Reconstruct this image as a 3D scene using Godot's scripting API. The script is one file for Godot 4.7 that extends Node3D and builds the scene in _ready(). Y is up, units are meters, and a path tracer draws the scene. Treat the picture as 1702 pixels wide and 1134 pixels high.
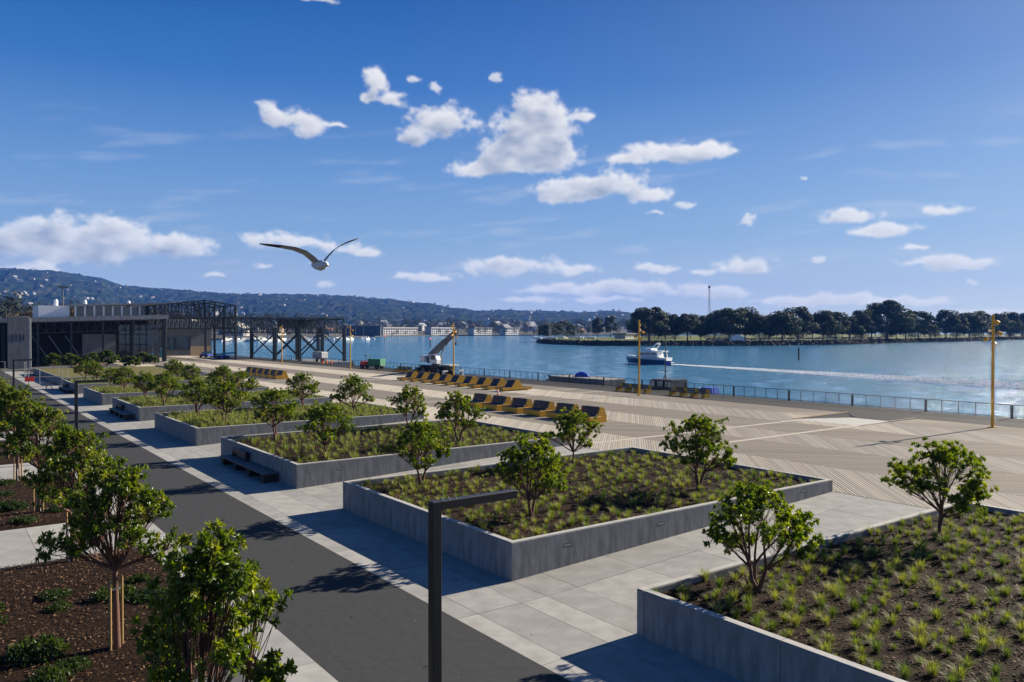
extends Node3D
# A waterfront park: concrete planters, a timber deck, a bay with a motor yacht, wooded hills behind.
# World axes: -Z runs along the asphalt path, +X runs across the deck to the water, y = 0 is the path.

const DECK := 0.65
const WALK := 0.25
const SEA := -2.5
const TOP := 1.145
var M := {}
var taken := {}

class MB:
	var v := PackedVector3Array()
	var n := PackedVector3Array()
	var c := PackedColorArray()
	var u := PackedVector2Array()
	var col := Color(1, 1, 1)
	var uvs := false
	func tri(a: Vector3, b: Vector3, d: Vector3) -> void:
		var m := (d - a).cross(b - a)
		if m.length_squared() < 1e-16: return
		m = m.normalized()
		v.append(a); v.append(b); v.append(d)
		n.append(m); n.append(m); n.append(m)
		c.append(col); c.append(col); c.append(col)
		if uvs: u.append(Vector2.ZERO); u.append(Vector2.ZERO); u.append(Vector2.ZERO)
	func quad(a: Vector3, b: Vector3, d: Vector3, e: Vector3) -> void:
		tri(a, b, d); tri(a, d, e)
	func quad_uv(a: Vector3, b: Vector3, d: Vector3, e: Vector3, ua: Vector2, ub: Vector2, ud: Vector2, ue: Vector2) -> void:
		var m := (d - a).cross(b - a).normalized()
		for k in [[a, ua], [b, ub], [d, ud], [a, ua], [d, ud], [e, ue]]:
			v.append(k[0]); u.append(k[1]); n.append(m); c.append(col)
	func stri(a: Vector3, b: Vector3, d: Vector3, na: Vector3, nb: Vector3, nd: Vector3) -> void:
		v.append(a); v.append(b); v.append(d)
		n.append(na); n.append(nb); n.append(nd)
		c.append(col); c.append(col); c.append(col)
	# a box given by centre, size and axes
	func box(at: Vector3, s: Vector3, ax := Basis.IDENTITY) -> void:
		var x := ax.x * s.x * 0.5
		var y := ax.y * s.y * 0.5
		var z := ax.z * s.z * 0.5
		var p := []
		for k in 8:
			p.append(at + x * (1 if k & 1 else -1) + y * (1 if k & 2 else -1) + z * (1 if k & 4 else -1))
		out_quad(p[0], p[1], p[3], p[2], at); out_quad(p[4], p[5], p[7], p[6], at)
		out_quad(p[0], p[1], p[5], p[4], at); out_quad(p[2], p[3], p[7], p[6], at)
		out_quad(p[0], p[2], p[6], p[4], at); out_quad(p[1], p[3], p[7], p[5], at)
	# a quad turned so that its front looks away from the point o
	func out_quad(a: Vector3, b: Vector3, d: Vector3, e: Vector3, o: Vector3) -> void:
		if (d - a).cross(b - a).dot((a + b + d + e) * 0.25 - o) < 0.0: quad(e, d, b, a)
		else: quad(a, b, d, e)
	func out_tri(a: Vector3, b: Vector3, d: Vector3, o: Vector3) -> void:
		if (d - a).cross(b - a).dot((a + b + d) / 3.0 - o) < 0.0: tri(d, b, a)
		else: tri(a, b, d)
	# a box with chamfered edges
	func cbox(at: Vector3, s: Vector3, k := 0.02, ax := Basis.IDENTITY) -> void:
		var h := s * 0.5
		var q := func(x: float, y: float, z: float) -> Vector3: return at + ax.x * x + ax.y * y + ax.z * z
		for sg in [-1.0, 1.0]:
			out_quad(q.call(sg * h.x, -h.y + k, -h.z + k), q.call(sg * h.x, h.y - k, -h.z + k), q.call(sg * h.x, h.y - k, h.z - k), q.call(sg * h.x, -h.y + k, h.z - k), at)
			out_quad(q.call(-h.x + k, sg * h.y, -h.z + k), q.call(h.x - k, sg * h.y, -h.z + k), q.call(h.x - k, sg * h.y, h.z - k), q.call(-h.x + k, sg * h.y, h.z - k), at)
			out_quad(q.call(-h.x + k, -h.y + k, sg * h.z), q.call(h.x - k, -h.y + k, sg * h.z), q.call(h.x - k, h.y - k, sg * h.z), q.call(-h.x + k, h.y - k, sg * h.z), at)
			for sh in [-1.0, 1.0]:
				out_quad(q.call(sg * h.x, sh * (h.y - k), -h.z + k), q.call(sg * (h.x - k), sh * h.y, -h.z + k), q.call(sg * (h.x - k), sh * h.y, h.z - k), q.call(sg * h.x, sh * (h.y - k), h.z - k), at)
				out_quad(q.call(sg * h.x, -h.y + k, sh * (h.z - k)), q.call(sg * (h.x - k), -h.y + k, sh * h.z), q.call(sg * (h.x - k), h.y - k, sh * h.z), q.call(sg * h.x, h.y - k, sh * (h.z - k)), at)
				out_quad(q.call(-h.x + k, sg * h.y, sh * (h.z - k)), q.call(-h.x + k, sg * (h.y - k), sh * h.z), q.call(h.x - k, sg * (h.y - k), sh * h.z), q.call(h.x - k, sg * h.y, sh * (h.z - k)), at)
				for si in [-1.0, 1.0]:
					out_tri(q.call(sg * h.x, sh * (h.y - k), si * (h.z - k)), q.call(sg * (h.x - k), sh * h.y, si * (h.z - k)), q.call(sg * (h.x - k), sh * (h.y - k), si * h.z), at)
	# a bar of rectangular section from a to b
	func bar(a: Vector3, b: Vector3, w: float, h: float, up := Vector3.UP) -> void:
		var y := (b - a).normalized()
		if absf(y.dot(up)) > 0.99: up = Vector3(0, 0, 1)
		var x := y.cross(up).normalized()
		box((a + b) * 0.5, Vector3(w, (b - a).length(), h), Basis(x, y, x.cross(y)))
	# a round tube through points, smooth, with closed ends
	func tube(p: Array, r: Array, k := 8, caps := true) -> void:
		var rings := []
		var axes := []
		for i in p.size():
			var t: Vector3 = (p[mini(i + 1, p.size() - 1)] - p[maxi(i - 1, 0)]).normalized()
			var x := t.cross(Vector3(0.3, 0.1, 1) if absf(t.z) < 0.9 else Vector3.UP).normalized()
			if i: x = (axes[i - 1] - t * axes[i - 1].dot(t)).normalized()
			axes.append(x)
			var y := t.cross(x)
			var ring := []
			for j in k:
				var d := x * cos(TAU * j / k) + y * sin(TAU * j / k)
				ring.append([p[i] + d * r[i], d])
			rings.append(ring)
		for i in p.size() - 1:
			for j in k:
				var a = rings[i][j]
				var b = rings[i][(j + 1) % k]
				var d = rings[i + 1][(j + 1) % k]
				var e = rings[i + 1][j]
				stri(a[0], d[0], b[0], a[1], d[1], b[1])
				stri(a[0], e[0], d[0], a[1], e[1], d[1])
		if caps:
			for s in [0, p.size() - 1]:
				for j in k: out_tri(p[s], rings[s][j][0], rings[s][(j + 1) % k][0], p[1] if s == 0 else p[s - 1])
	# a flat outline in the x-y plane of ax, pushed out along ax.z by depth on both sides
	func prism(o: Vector3, pts: Array, depth: float, ax := Basis.IDENTITY) -> void:
		var poly := PackedVector2Array(pts)
		var ids := Geometry2D.triangulate_polygon(poly)
		var mid := Vector2.ZERO
		for q in pts: mid += q / pts.size()
		var g := func(q: Vector2, z: float) -> Vector3: return o + ax.x * q.x + ax.y * q.y + ax.z * z
		for s in [-1.0, 1.0]:
			for i in range(0, ids.size(), 3):
				var a: Vector3 = g.call(poly[ids[i]], s * depth)
				out_tri(a, g.call(poly[ids[i + 1]], s * depth), g.call(poly[ids[i + 2]], s * depth), a - ax.z * s)
		var cw := Geometry2D.is_polygon_clockwise(poly)
		for i in pts.size():
			var a: Vector2 = pts[i]
			var b: Vector2 = pts[(i + 1) % pts.size()]
			var nn := (b - a).orthogonal() * (-1.0 if cw else 1.0)
			var m3: Vector3 = g.call((a + b) * 0.5 + nn.normalized() * 0.001, 0.0)
			out_quad(g.call(a, -depth), g.call(b, -depth), g.call(b, depth), g.call(a, depth), m3)
	func mesh() -> ArrayMesh:
		var arr := []
		arr.resize(Mesh.ARRAY_MAX)
		arr[Mesh.ARRAY_VERTEX] = v
		arr[Mesh.ARRAY_NORMAL] = n
		arr[Mesh.ARRAY_COLOR] = c
		if u.size() == v.size() and u.size(): arr[Mesh.ARRAY_TEX_UV] = u
		var m := ArrayMesh.new()
		m.add_surface_from_arrays(Mesh.PRIMITIVE_TRIANGLES, arr)
		return m

func numbered(called: String) -> String:
	var k: int = taken.get(called, 0)
	taken[called] = k + 1
	return called if k == 0 else "%s_%03d" % [called, k]

func tag(o: Node, label: String, category: String, group := "", kind := "") -> Node:
	o.set_meta("label", label); o.set_meta("category", category)
	if group: o.set_meta("group", group)
	if kind: o.set_meta("kind", kind)
	return o

# a thing: a Node3D at its base, whose children are its parts
func thing(called: String, label: String, category: String, at := Vector3.ZERO, turn := 0.0, group := "") -> Node3D:
	var o := Node3D.new()
	o.name = numbered(called)
	add_child(o)
	o.position = at
	o.rotation.y = turn
	tag(o, label, category, group)
	return o

func part(called: String, what, m: Material, parent: Node = null, at := Vector3.ZERO) -> MeshInstance3D:
	var o := MeshInstance3D.new()
	o.mesh = what.mesh() if what is MB else what
	o.material_override = m
	o.name = called if parent else numbered(called)
	(parent if parent else self).add_child(o, true)
	o.position = at
	o.cast_shadow = GeometryInstance3D.SHADOW_CASTING_SETTING_ON
	return o

func structure(called: String, what, m: Material) -> MeshInstance3D:
	var o := part(called, what, m)
	o.set_meta("kind", "structure")
	return o

func copy(root: Node3D, at: Vector3, turn := 0.0, label := "", scale_by := 1.0) -> Node3D:
	var r: Node3D = root.duplicate()
	var base: String = root.name
	if base.length() > 4 and base[-4] == "_" and base.right(3).is_valid_int(): base = base.left(-4)
	r.name = numbered(base)
	add_child(r)
	r.position = at
	r.rotation.y = turn
	r.scale = Vector3.ONE * scale_by
	if label: r.set_meta("label", label)
	return r

func many(called: String, mesh: Mesh, m: Material, xf: Array, colors: Array, parent: Node = null) -> MultiMeshInstance3D:
	var mm := MultiMesh.new()
	mm.transform_format = MultiMesh.TRANSFORM_3D
	mm.use_colors = colors.size() > 0
	mm.mesh = mesh
	mm.instance_count = xf.size()
	for i in xf.size():
		mm.set_instance_transform(i, xf[i])
		if colors.size(): mm.set_instance_color(i, colors[i])
	var o := MultiMeshInstance3D.new()
	o.multimesh = mm
	o.material_override = m
	o.name = called if parent else numbered(called)
	(parent if parent else self).add_child(o, true)
	o.set_meta("kind", "stuff")
	return o

# ---------------------------------------------------------------- materials
func lin(r: float, g: float, b: float) -> Color:
	return Color(r, g, b).linear_to_srgb()

# grey texture: noise of two scales mapped to lo..hi
func grain(sd: int, coarse: float, fine: float, lo: float, hi: float, share := 0.5, size := 512) -> ImageTexture:
	var f := FastNoiseLite.new()
	f.seed = sd; f.frequency = coarse; f.fractal_octaves = 5
	var g := FastNoiseLite.new()
	g.seed = sd + 7; g.frequency = fine; g.fractal_octaves = 3
	var a := f.get_seamless_image(size, size).get_data()
	var b := g.get_seamless_image(size, size).get_data()
	var o := PackedByteArray()
	o.resize(size * size)
	for i in size * size:
		var t := (a[i] * (1.0 - share) + b[i] * share) / 255.0
		t = clampf((t - 0.5) * 1.5 + 0.5, 0.0, 1.0)
		o[i] = int(255.0 * (lo + (hi - lo) * t))
	return ImageTexture.create_from_image(Image.create_from_data(size, size, false, Image.FORMAT_L8, o))

func mat(key: String, c: Color, rough := 0.8, tex: Texture2D = null, scale := Vector3.ONE, bump := 0.0, metal := 0.0) -> StandardMaterial3D:
	var m := StandardMaterial3D.new()
	m.resource_name = key
	m.albedo_color = c
	m.roughness = rough
	m.metallic = metal
	if tex:
		m.albedo_texture = tex
		m.uv1_triplanar = true
		m.uv1_world_triplanar = true
		m.uv1_scale = scale
		m.uv1_triplanar_sharpness = 8.0
		if bump > 0.0:
			m.heightmap_enabled = true
			m.heightmap_texture = tex
			m.heightmap_scale = bump
	M[key] = m
	return m

func vcol(key: String, rough := 0.7) -> StandardMaterial3D:
	var m := mat(key, Color.WHITE, rough)
	m.vertex_color_use_as_albedo = true
	return m

func materials() -> void:
	var conc := grain(11, 0.006, 0.08, 0.86, 1.0, 0.4)
	var fine := grain(21, 0.02, 0.25, 0.6, 1.0, 0.6)
	var streak := grain(31, 0.012, 0.05, 0.8, 1.0, 0.3)
	mat("slab", lin(0.33, 0.322, 0.31), 0.75, conc, Vector3.ONE * 0.35, 0.15)
	mat("slab_b", lin(0.30, 0.293, 0.283), 0.75, conc, Vector3.ONE * 0.31, 0.15)
	mat("slab_c", lin(0.37, 0.358, 0.342), 0.75, conc, Vector3.ONE * 0.39, 0.15)
	mat("wall", lin(0.30, 0.295, 0.285), 0.7, streak, Vector3(0.55, 0.14, 0.55), 0.1)
	mat("pale_sunlit_concrete", lin(0.42, 0.41, 0.39), 0.7, conc, Vector3.ONE * 0.6, 0.1)  # planter tops: sun brightness put into the colour; ramp: plain pale concrete
	mat("asphalt", lin(0.064, 0.065, 0.068), 0.85, grain(41, 0.012, 0.35, 0.72, 1.0, 0.8), Vector3.ONE * 0.5, 0.3)
	mat("walk", lin(0.055, 0.055, 0.058), 0.8, fine, Vector3.ONE * 0.3, 0.2)
	mat("joint", lin(0.09, 0.09, 0.09), 0.95)
	mat("mulch", lin(0.042, 0.023, 0.013), 0.95, grain(51, 0.03, 0.35, 0.35, 1.0, 0.6), Vector3.ONE * 0.6, 2.0)
	mat("soil_ground", lin(0.16, 0.15, 0.12), 0.95, fine, Vector3.ONE * 0.05)
	mat("lawn", lin(0.17, 0.19, 0.055), 0.95, fine, Vector3.ONE * 0.12)
	mat("dry_lawn", lin(0.21, 0.19, 0.075), 0.95, fine, Vector3.ONE * 0.5)
	mat("rock", lin(0.075, 0.07, 0.06), 0.95, fine, Vector3.ONE * 0.3)
	mat("black", lin(0.022, 0.02, 0.021), 0.45, fine, Vector3.ONE * 2.0)
	mat("steel", lin(0.032, 0.042, 0.052), 0.55, fine, Vector3.ONE * 0.6)
	mat("steel_light", lin(0.18, 0.19, 0.2), 0.5, fine, Vector3.ONE * 0.6)
	mat("galvanised", lin(0.45, 0.46, 0.47), 0.45, fine, Vector3.ONE * 1.0, 0.0, 0.4)
	mat("rail", lin(0.022, 0.038, 0.052), 0.5, fine, Vector3.ONE * 2.0)
	mat("yellow", lin(0.74, 0.39, 0.014), 0.5, grain(61, 0.02, 0.2, 0.75, 1.0, 0.5), Vector3.ONE * 0.7)
	mat("dark_wood", lin(0.06, 0.052, 0.05), 0.6, streak, Vector3(2.0, 2.0, 0.3))
	mat("bench_wood", lin(0.12, 0.115, 0.115), 0.6, streak, Vector3(3.0, 3.0, 0.3))
	mat("bench_edge", lin(0.16, 0.09, 0.06), 0.6)
	mat("bark", lin(0.13, 0.06, 0.038), 0.85, streak, Vector3(6, 1.2, 6), 0.4)
	mat("grey_bark", lin(0.08, 0.065, 0.05), 0.9)
	mat("stake", lin(0.36, 0.22, 0.075), 0.8, streak, Vector3(6, 0.8, 6))
	mat("white_paint", lin(0.75, 0.75, 0.74), 0.35)
	mat("off_white", lin(0.62, 0.61, 0.58), 0.6, fine, Vector3.ONE * 0.1)
	mat("grey_wall", lin(0.21, 0.205, 0.2), 0.8, streak, Vector3(0.3, 0.05, 0.3))
	mat("roof_metal", lin(0.27, 0.28, 0.3), 0.5, streak, Vector3(0.2, 0.2, 0.03))
	mat("roof_dark", lin(0.1, 0.095, 0.09), 0.8)
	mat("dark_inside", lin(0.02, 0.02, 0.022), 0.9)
	mat("rubber", lin(0.018, 0.018, 0.018), 0.8)
	mat("orange", lin(0.85, 0.13, 0.03), 0.5)
	mat("red", lin(0.75, 0.05, 0.03), 0.5)
	mat("blue_tarp", lin(0.015, 0.07, 0.42), 0.45)
	mat("teal", lin(0.02, 0.25, 0.4), 0.5)
	mat("green_paint", lin(0.02, 0.16, 0.07), 0.5)
	mat("navy_hull", lin(0.03, 0.1, 0.2), 0.2)
	mat("tan", lin(0.5, 0.36, 0.2), 0.7)
	mat("lens", lin(0.8, 0.78, 0.7), 0.3)
	mat("brass", lin(0.35, 0.3, 0.25), 0.4)
	for k in ["asphalt", "walk", "mulch", "slab", "slab_b", "slab_c", "wall", "pale_sunlit_concrete", "soil_ground", "lawn", "dry_lawn", "rock", "joint"]: M[k].metallic_specular = 0.22
	var gl := mat("window_glass", lin(0.02, 0.03, 0.04), 0.08)
	gl.metallic_specular = 0.8
	for k in ["boards_light", "boards_dark", "chips", "hills", "houses", "blob", "gull"]: vcol(k, 0.75)
	for k in ["boards_light", "chips", "houses"]: M[k].metallic_specular = 0.22
	M.hills.roughness = 1.0
	M.hills.metallic_specular = 0.1
	for k in [["leaf", 0.38, Color(0.95, 1.0, 0.3)], ["far_leaf", 0.8, Color(0.5, 0.6, 0.3)], ["grass_blade", 0.6, Color(0.85, 0.95, 0.4)]]:
		var m := vcol(k[0], k[1])
		m.backlight_enabled = true
		m.backlight = k[2]
		m.cull_mode = BaseMaterial3D.CULL_DISABLED
# ---------------------------------------------------------------- sky
# clouds: blobs of [azimuth, elevation, half width, half height] in degrees; azimuth runs clockwise from -Z
const CLOUDS := [
	[[38.75,14.68,2.17,1.96],[37.66,13.46,3.05,2.18],[38.75,12.00,2.52,1.31],[35.70,12.01,2.61,1.09],[33.75,11.37,2.17,0.61],[41.65,15.04,1.04,0.39]],
		[[31.36,14.51,3.11,1.21],[29.43,13.37,1.20,0.52]],
		[[42.86,10.19,3.78,1.21],[39.84,9.69,2.39,0.78],[46.27,9.52,1.69,0.51]],
		[[46.69,12.32,2.95,0.81],[50.44,12.27,2.54,0.59],[44.15,11.99,1.07,0.39]],
		[[26.66,17.07,1.10,0.94],[27.93,15.86,1.06,0.47],[26.11,16.06,0.67,0.43]],
		[[19.65,14.56,1.36,0.79],[22.08,14.05,1.47,0.80],[23.93,14.16,0.91,0.17]],
		[[6.69,5.73,2.79,1.44],[10.25,6.04,2.28,1.17],[13.68,5.60,2.30,0.80],[7.68,4.76,4.02,0.65],[3.82,5.49,1.55,0.73]],
		[[21.06,6.15,3.85,0.59],[25.60,5.54,2.10,0.51]],
		[[35.92,4.56,3.92,0.91],[29.85,3.76,2.58,0.35],[41.35,4.33,1.51,0.52]],
		[[45.42,3.01,5.10,0.64],[40.70,2.95,4.76,0.43],[51.25,2.61,2.68,0.38]],
		[[52.67,4.42,2.41,0.59],[46.90,4.40,1.77,0.39],[49.82,4.02,1.24,0.30]],
		[[59.60,7.48,2.06,0.56]],
		[[61.59,6.55,2.92,0.47]],
		[[64.88,7.61,1.55,0.42]],
		[[64.71,4.36,2.97,0.46],[66.86,4.12,1.23,0.34],[65.05,3.82,0.80,0.19]],
		[[52.99,7.55,0.68,0.33]],
		[[63.35,5.38,0.97,0.19]],
		[[66.60,3.08,0.65,0.19]],
		[[48.79,8.86,0.87,0.30]],
		[[46.78,8.29,0.84,0.17]],
		[[56.02,1.97,3.86,0.37],[59.78,2.00,2.93,0.52],[63.69,1.82,2.06,0.39]],
		[[42.86,2.25,3.01,0.30],[37.23,2.18,2.61,0.26]],
		[[23.10,3.26,0.82,0.30]],
		[[5.39,3.73,1.92,0.37],[5.87,4.01,0.65,0.38]],
		[[22.49,22.08,1.64,0.21]],
		[[67.34,1.12,1.92,0.30]],
		[[15.94,3.79,0.92,0.16]],
		[[19.06,4.44,0.79,0.17]],
		[[29.43,17.46,0.60,0.30]],
		[[35.27,17.58,0.52,0.26]],
		[[30.72,16.83,0.52,0.35]],
		[[57.55,4.86,0.45,0.20]],
		[[56.67,10.06,0.31,0.16]]
]
const SUN_AZ := 92.0
const SUN_EL := 25.5

func sky_at(az: float, el: float) -> Color:
	var stops := [[0.0, 0.62, 0.69, 0.76], [2.2, 0.52, 0.63, 0.755], [6.5, 0.27, 0.46, 0.73], [10.8, 0.165, 0.35, 0.69], [17.0, 0.042, 0.19, 0.56], [22.0, 0.012, 0.125, 0.455], [35.0, 0.004, 0.08, 0.30], [60.0, 0.002, 0.058, 0.21], [90.0, 0.002, 0.05, 0.18]]
	var c := Color(0.5, 0.6, 0.7)
	for i in stops.size() - 1:
		if el >= stops[i][0]:
			var t: float = clampf((el - stops[i][0]) / (stops[i + 1][0] - stops[i][0]), 0, 1)
			c = Color(lerpf(stops[i][1], stops[i + 1][1], t), lerpf(stops[i][2], stops[i + 1][2], t), lerpf(stops[i][3], stops[i + 1][3], t))
	var e := deg_to_rad(el)
	var se := deg_to_rad(SUN_EL)
	var cosg := sin(e) * sin(se) + cos(e) * cos(se) * cos(deg_to_rad(az - SUN_AZ))
	var g := rad_to_deg(acos(clampf(cosg, -1, 1)))
	var k := 0.9 + 0.1 * cosg * cosg
	var w := exp(-g / 17.0) * (1.0 + 1.4 * exp(-el / 6.0))
	return Color(c.r * k + 0.50 * w, c.g * k + 0.48 * w, c.b * k + 0.34 * w)

func make_sky() -> Sky:
	var W := 4096
	var H := 2048
	var small := Image.create_empty(512, 256, false, Image.FORMAT_RGBAF)
	for y in 256:
		var el := 90.0 - (y + 0.5) / 256.0 * 180.0
		for x in 512:
			if el < -2.0: small.set_pixel(x, y, Color(0.2, 0.25, 0.3))
			else: small.set_pixel(x, y, sky_at((x + 0.5) / 512.0 * 360.0, maxf(el, 0.0)))
	small.resize(W, H, Image.INTERPOLATE_CUBIC)
	var all := CLOUDS.duplicate()
	var rng := RandomNumberGenerator.new()
	rng.seed = 5
	for i in 70:      # the same kind of sky goes on all round
		var az := rng.randf_range(75.0, 360.0)
		var el := 2.0 + 20.0 * pow(rng.randf(), 1.8)
		var r := rng.randf_range(0.8, 3.2)
		var cl := []
		for k in rng.randi_range(1, 4):
			cl.append([az + rng.randf_range(-1, 1) * r, el + rng.randf_range(-0.3, 0.3) * r, r * rng.randf_range(0.6, 1.2), r * rng.randf_range(0.2, 0.45)])
		all.append(cl)
	var f := FastNoiseLite.new()
	f.seed = 3; f.frequency = 0.45; f.fractal_octaves = 6; f.fractal_gain = 0.55; f.fractal_lacunarity = 2.1
	var wob := FastNoiseLite.new()
	wob.seed = 9; wob.frequency = 0.35; wob.fractal_octaves = 3
	for cl in all:
		var lo := Vector2(1e9, 1e9)
		var hi := Vector2(-1e9, -1e9)
		for b in cl:
			lo = lo.min(Vector2(b[0] - b[2] * 1.7, b[1] - b[3] * 1.8 - 0.3))
			hi = hi.max(Vector2(b[0] + b[2] * 1.7, b[1] + b[3] * 1.9 + 0.3))
		var fine := 0.16 if hi.x - lo.x > 3.0 else 0.5
		var dens := func(p: Vector2) -> float:
			var q := p + Vector2(wob.get_noise_2d(p.x, p.y * 1.6), wob.get_noise_2d(p.x + 50.0, p.y * 1.6)) * 0.3
			var m := 0.0
			for b in cl:
				var dx: float = (q.x - b[0]) / b[2]
				var dy: float = (q.y - b[1]) / (b[3] * (1.2 if q.y > b[1] else 0.8))
				m += exp(-(dx * dx + dy * dy) * 1.5)
			m = minf(m, 1.15)
			return m - 0.2 + f.get_noise_2d(p.x, p.y * 1.4) * (0.62 - 0.2 * m) * smoothstep(0.02, 0.2, m) + f.get_noise_2d(p.x * 3.1 + 9.0, p.y * 4.2) * fine * smoothstep(0.02, 0.2, m)
		var x0 := int(floor(lo.x / 360.0 * W))
		var x1 := int(ceil(hi.x / 360.0 * W))
		var y0 := int(floor((90.0 - hi.y) / 180.0 * H))
		var y1 := int(ceil((90.0 - maxf(lo.y, 0.0)) / 180.0 * H))
		for yy in range(y0, y1):
			var el := 90.0 - (yy + 0.5) / H * 180.0
			for xx in range(x0, x1):
				var p := Vector2((xx + 0.5) / W * 360.0, el)
				var d: float = dens.call(p)
				if d <= 0.0: continue
				var a := smoothstep(0.0, 1.0, clampf(d * 1.7, 0.0, 1.0))
				# how much cloud lies between this spot and the sun
				var thick := 0.0
				for s in [0.2, 0.5, 0.9, 1.4]:
					thick += clampf(dens.call(p + Vector2(0.55, 0.83) * s) * 2.2, 0.0, 1.0) * 0.25
				var puff := wob.get_noise_2d(p.x * 0.8 + 31.0, p.y * 1.7)
				var lit := clampf(1.0 - 0.66 * pow(thick, 1.3) + puff * 0.6 * thick, 0.0, 1.0)
				lit = clampf(lit * 0.95 + 0.22 * (1.0 - smoothstep(0.1, 0.7, d)), 0, 1)
				var under := sky_at(p.x, el)
				var white := Color(1.02, 1.0, 0.97)
				var grey := Color(0.36, 0.40, 0.48).lerp(under, 0.25)
				var c := grey.lerp(white, lit).lerp(under, 0.06 + 0.28 * exp(-el / 2.5))
				var px := posmod(xx, W)
				small.set_pixel(px, yy, small.get_pixel(px, yy).lerp(c, a * (0.97 if fine < 0.3 else 0.75)))
	# thin high streaks of ice cloud
	for yy in range(int((90.0 - 15.0) / 180.0 * H), int((90.0 - 3.0) / 180.0 * H)):
		var el := 90.0 - (yy + 0.5) / H * 180.0
		for xx in W:
			var az := (xx + 0.5) / W * 360.0
			var n := f.get_noise_2d(az * 0.16, (el + 0.1 * absf(fposmod(az, 120.0) - 60.0)) * 1.1 + 80.0)
			if n > 0.08:
				var c := small.get_pixel(xx, yy)
				small.set_pixel(xx, yy, c.lerp(Color(0.8, 0.82, 0.85), 0.2 * smoothstep(0.08, 0.6, n) * smoothstep(3.0, 5.0, el) * smoothstep(15.0, 11.0, el)))
	var sm := PanoramaSkyMaterial.new()
	sm.panorama = ImageTexture.create_from_image(small)
	var sky := Sky.new()
	sky.sky_material = sm
	return sky

# ---------------------------------------------------------------- land, water and hills
func gy(x: float) -> float:      # height of the paving: level by the path, rising to the deck
	return 0.0 if x < 14.0 else minf(DECK - 0.01, (x - 14.0) / 17.0 * (DECK - 0.01))

func flat(poly: Array, y: float, skirt := 0.0, out := 0.0) -> MB:
	var b := MB.new()
	var p2 := PackedVector2Array(poly)
	var ids := Geometry2D.triangulate_polygon(p2)
	for i in range(0, ids.size(), 3):
		var a := Vector3(p2[ids[i]].x, y, p2[ids[i]].y)
		b.out_tri(a, Vector3(p2[ids[i + 1]].x, y, p2[ids[i + 1]].y), Vector3(p2[ids[i + 2]].x, y, p2[ids[i + 2]].y), a + Vector3.DOWN)
	if skirt > 0.0:
		for i in poly.size():
			var a: Vector2 = poly[i]
			var d: Vector2 = poly[(i + 1) % poly.size()]
			b.quad(Vector3(a.x, y, a.y), Vector3(d.x, y, d.y), Vector3(d.x, y - skirt, d.y), Vector3(a.x, y - skirt, a.y))
	return b

const RIDGE := [[-90, 9.0], [-60, 80.0], [-35, 330.0], [-15, 420.0], [-4, 440.0], [1.2, 447.0], [3.6, 440.0], [6.1, 430.0], [8.8, 390.0], [10.2, 335.0], [12.7, 320.0], [16.8, 298.0], [20.3, 300.0], [23.9, 290.0], [27.3, 265.0], [29.9, 235.0], [32.5, 195.0], [34.2, 172.0], [36.0, 178.0], [38.6, 168.0], [41.2, 158.0], [43.3, 172.0], [45.5, 150.0], [49.0, 115.0], [53.0, 60.0], [56.0, -20.0], [75.0, -20.0]]

func ridge(az: float) -> float:
	for i in RIDGE.size() - 1:
		if az < RIDGE[i + 1][0]:
			return lerpf(RIDGE[i][1], RIDGE[i + 1][1], smoothstep(RIDGE[i][0], RIDGE[i + 1][0], az))
	return 0.0

var hill_noise := FastNoiseLite.new()
var fold_noise := FastNoiseLite.new()
func hill_height(x: float, z: float) -> float:
	var d := sqrt(x * x + z * z)
	var az := rad_to_deg(atan2(x, -z))
	var t := clampf((d - 2300.0) / 3900.0, 0.0, 1.0)
	var h := (ridge(az) * 0.95 - 6.0) * (0.25 * t + 0.75 * t * t * (3.0 - 2.0 * t))
	h *= 1.0 + 0.22 * fold_noise.get_noise_2d(x, z) * (1.0 - t * t)
	return h + (0.0 if az < 53.0 else -30.0 * smoothstep(53.0, 56.0, az)) + fold_noise.get_noise_2d(x * 2.0 + 900.0, z * 2.0) * 22.0 * t * (1.0 - t) * 2.0 - 1.0

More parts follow.
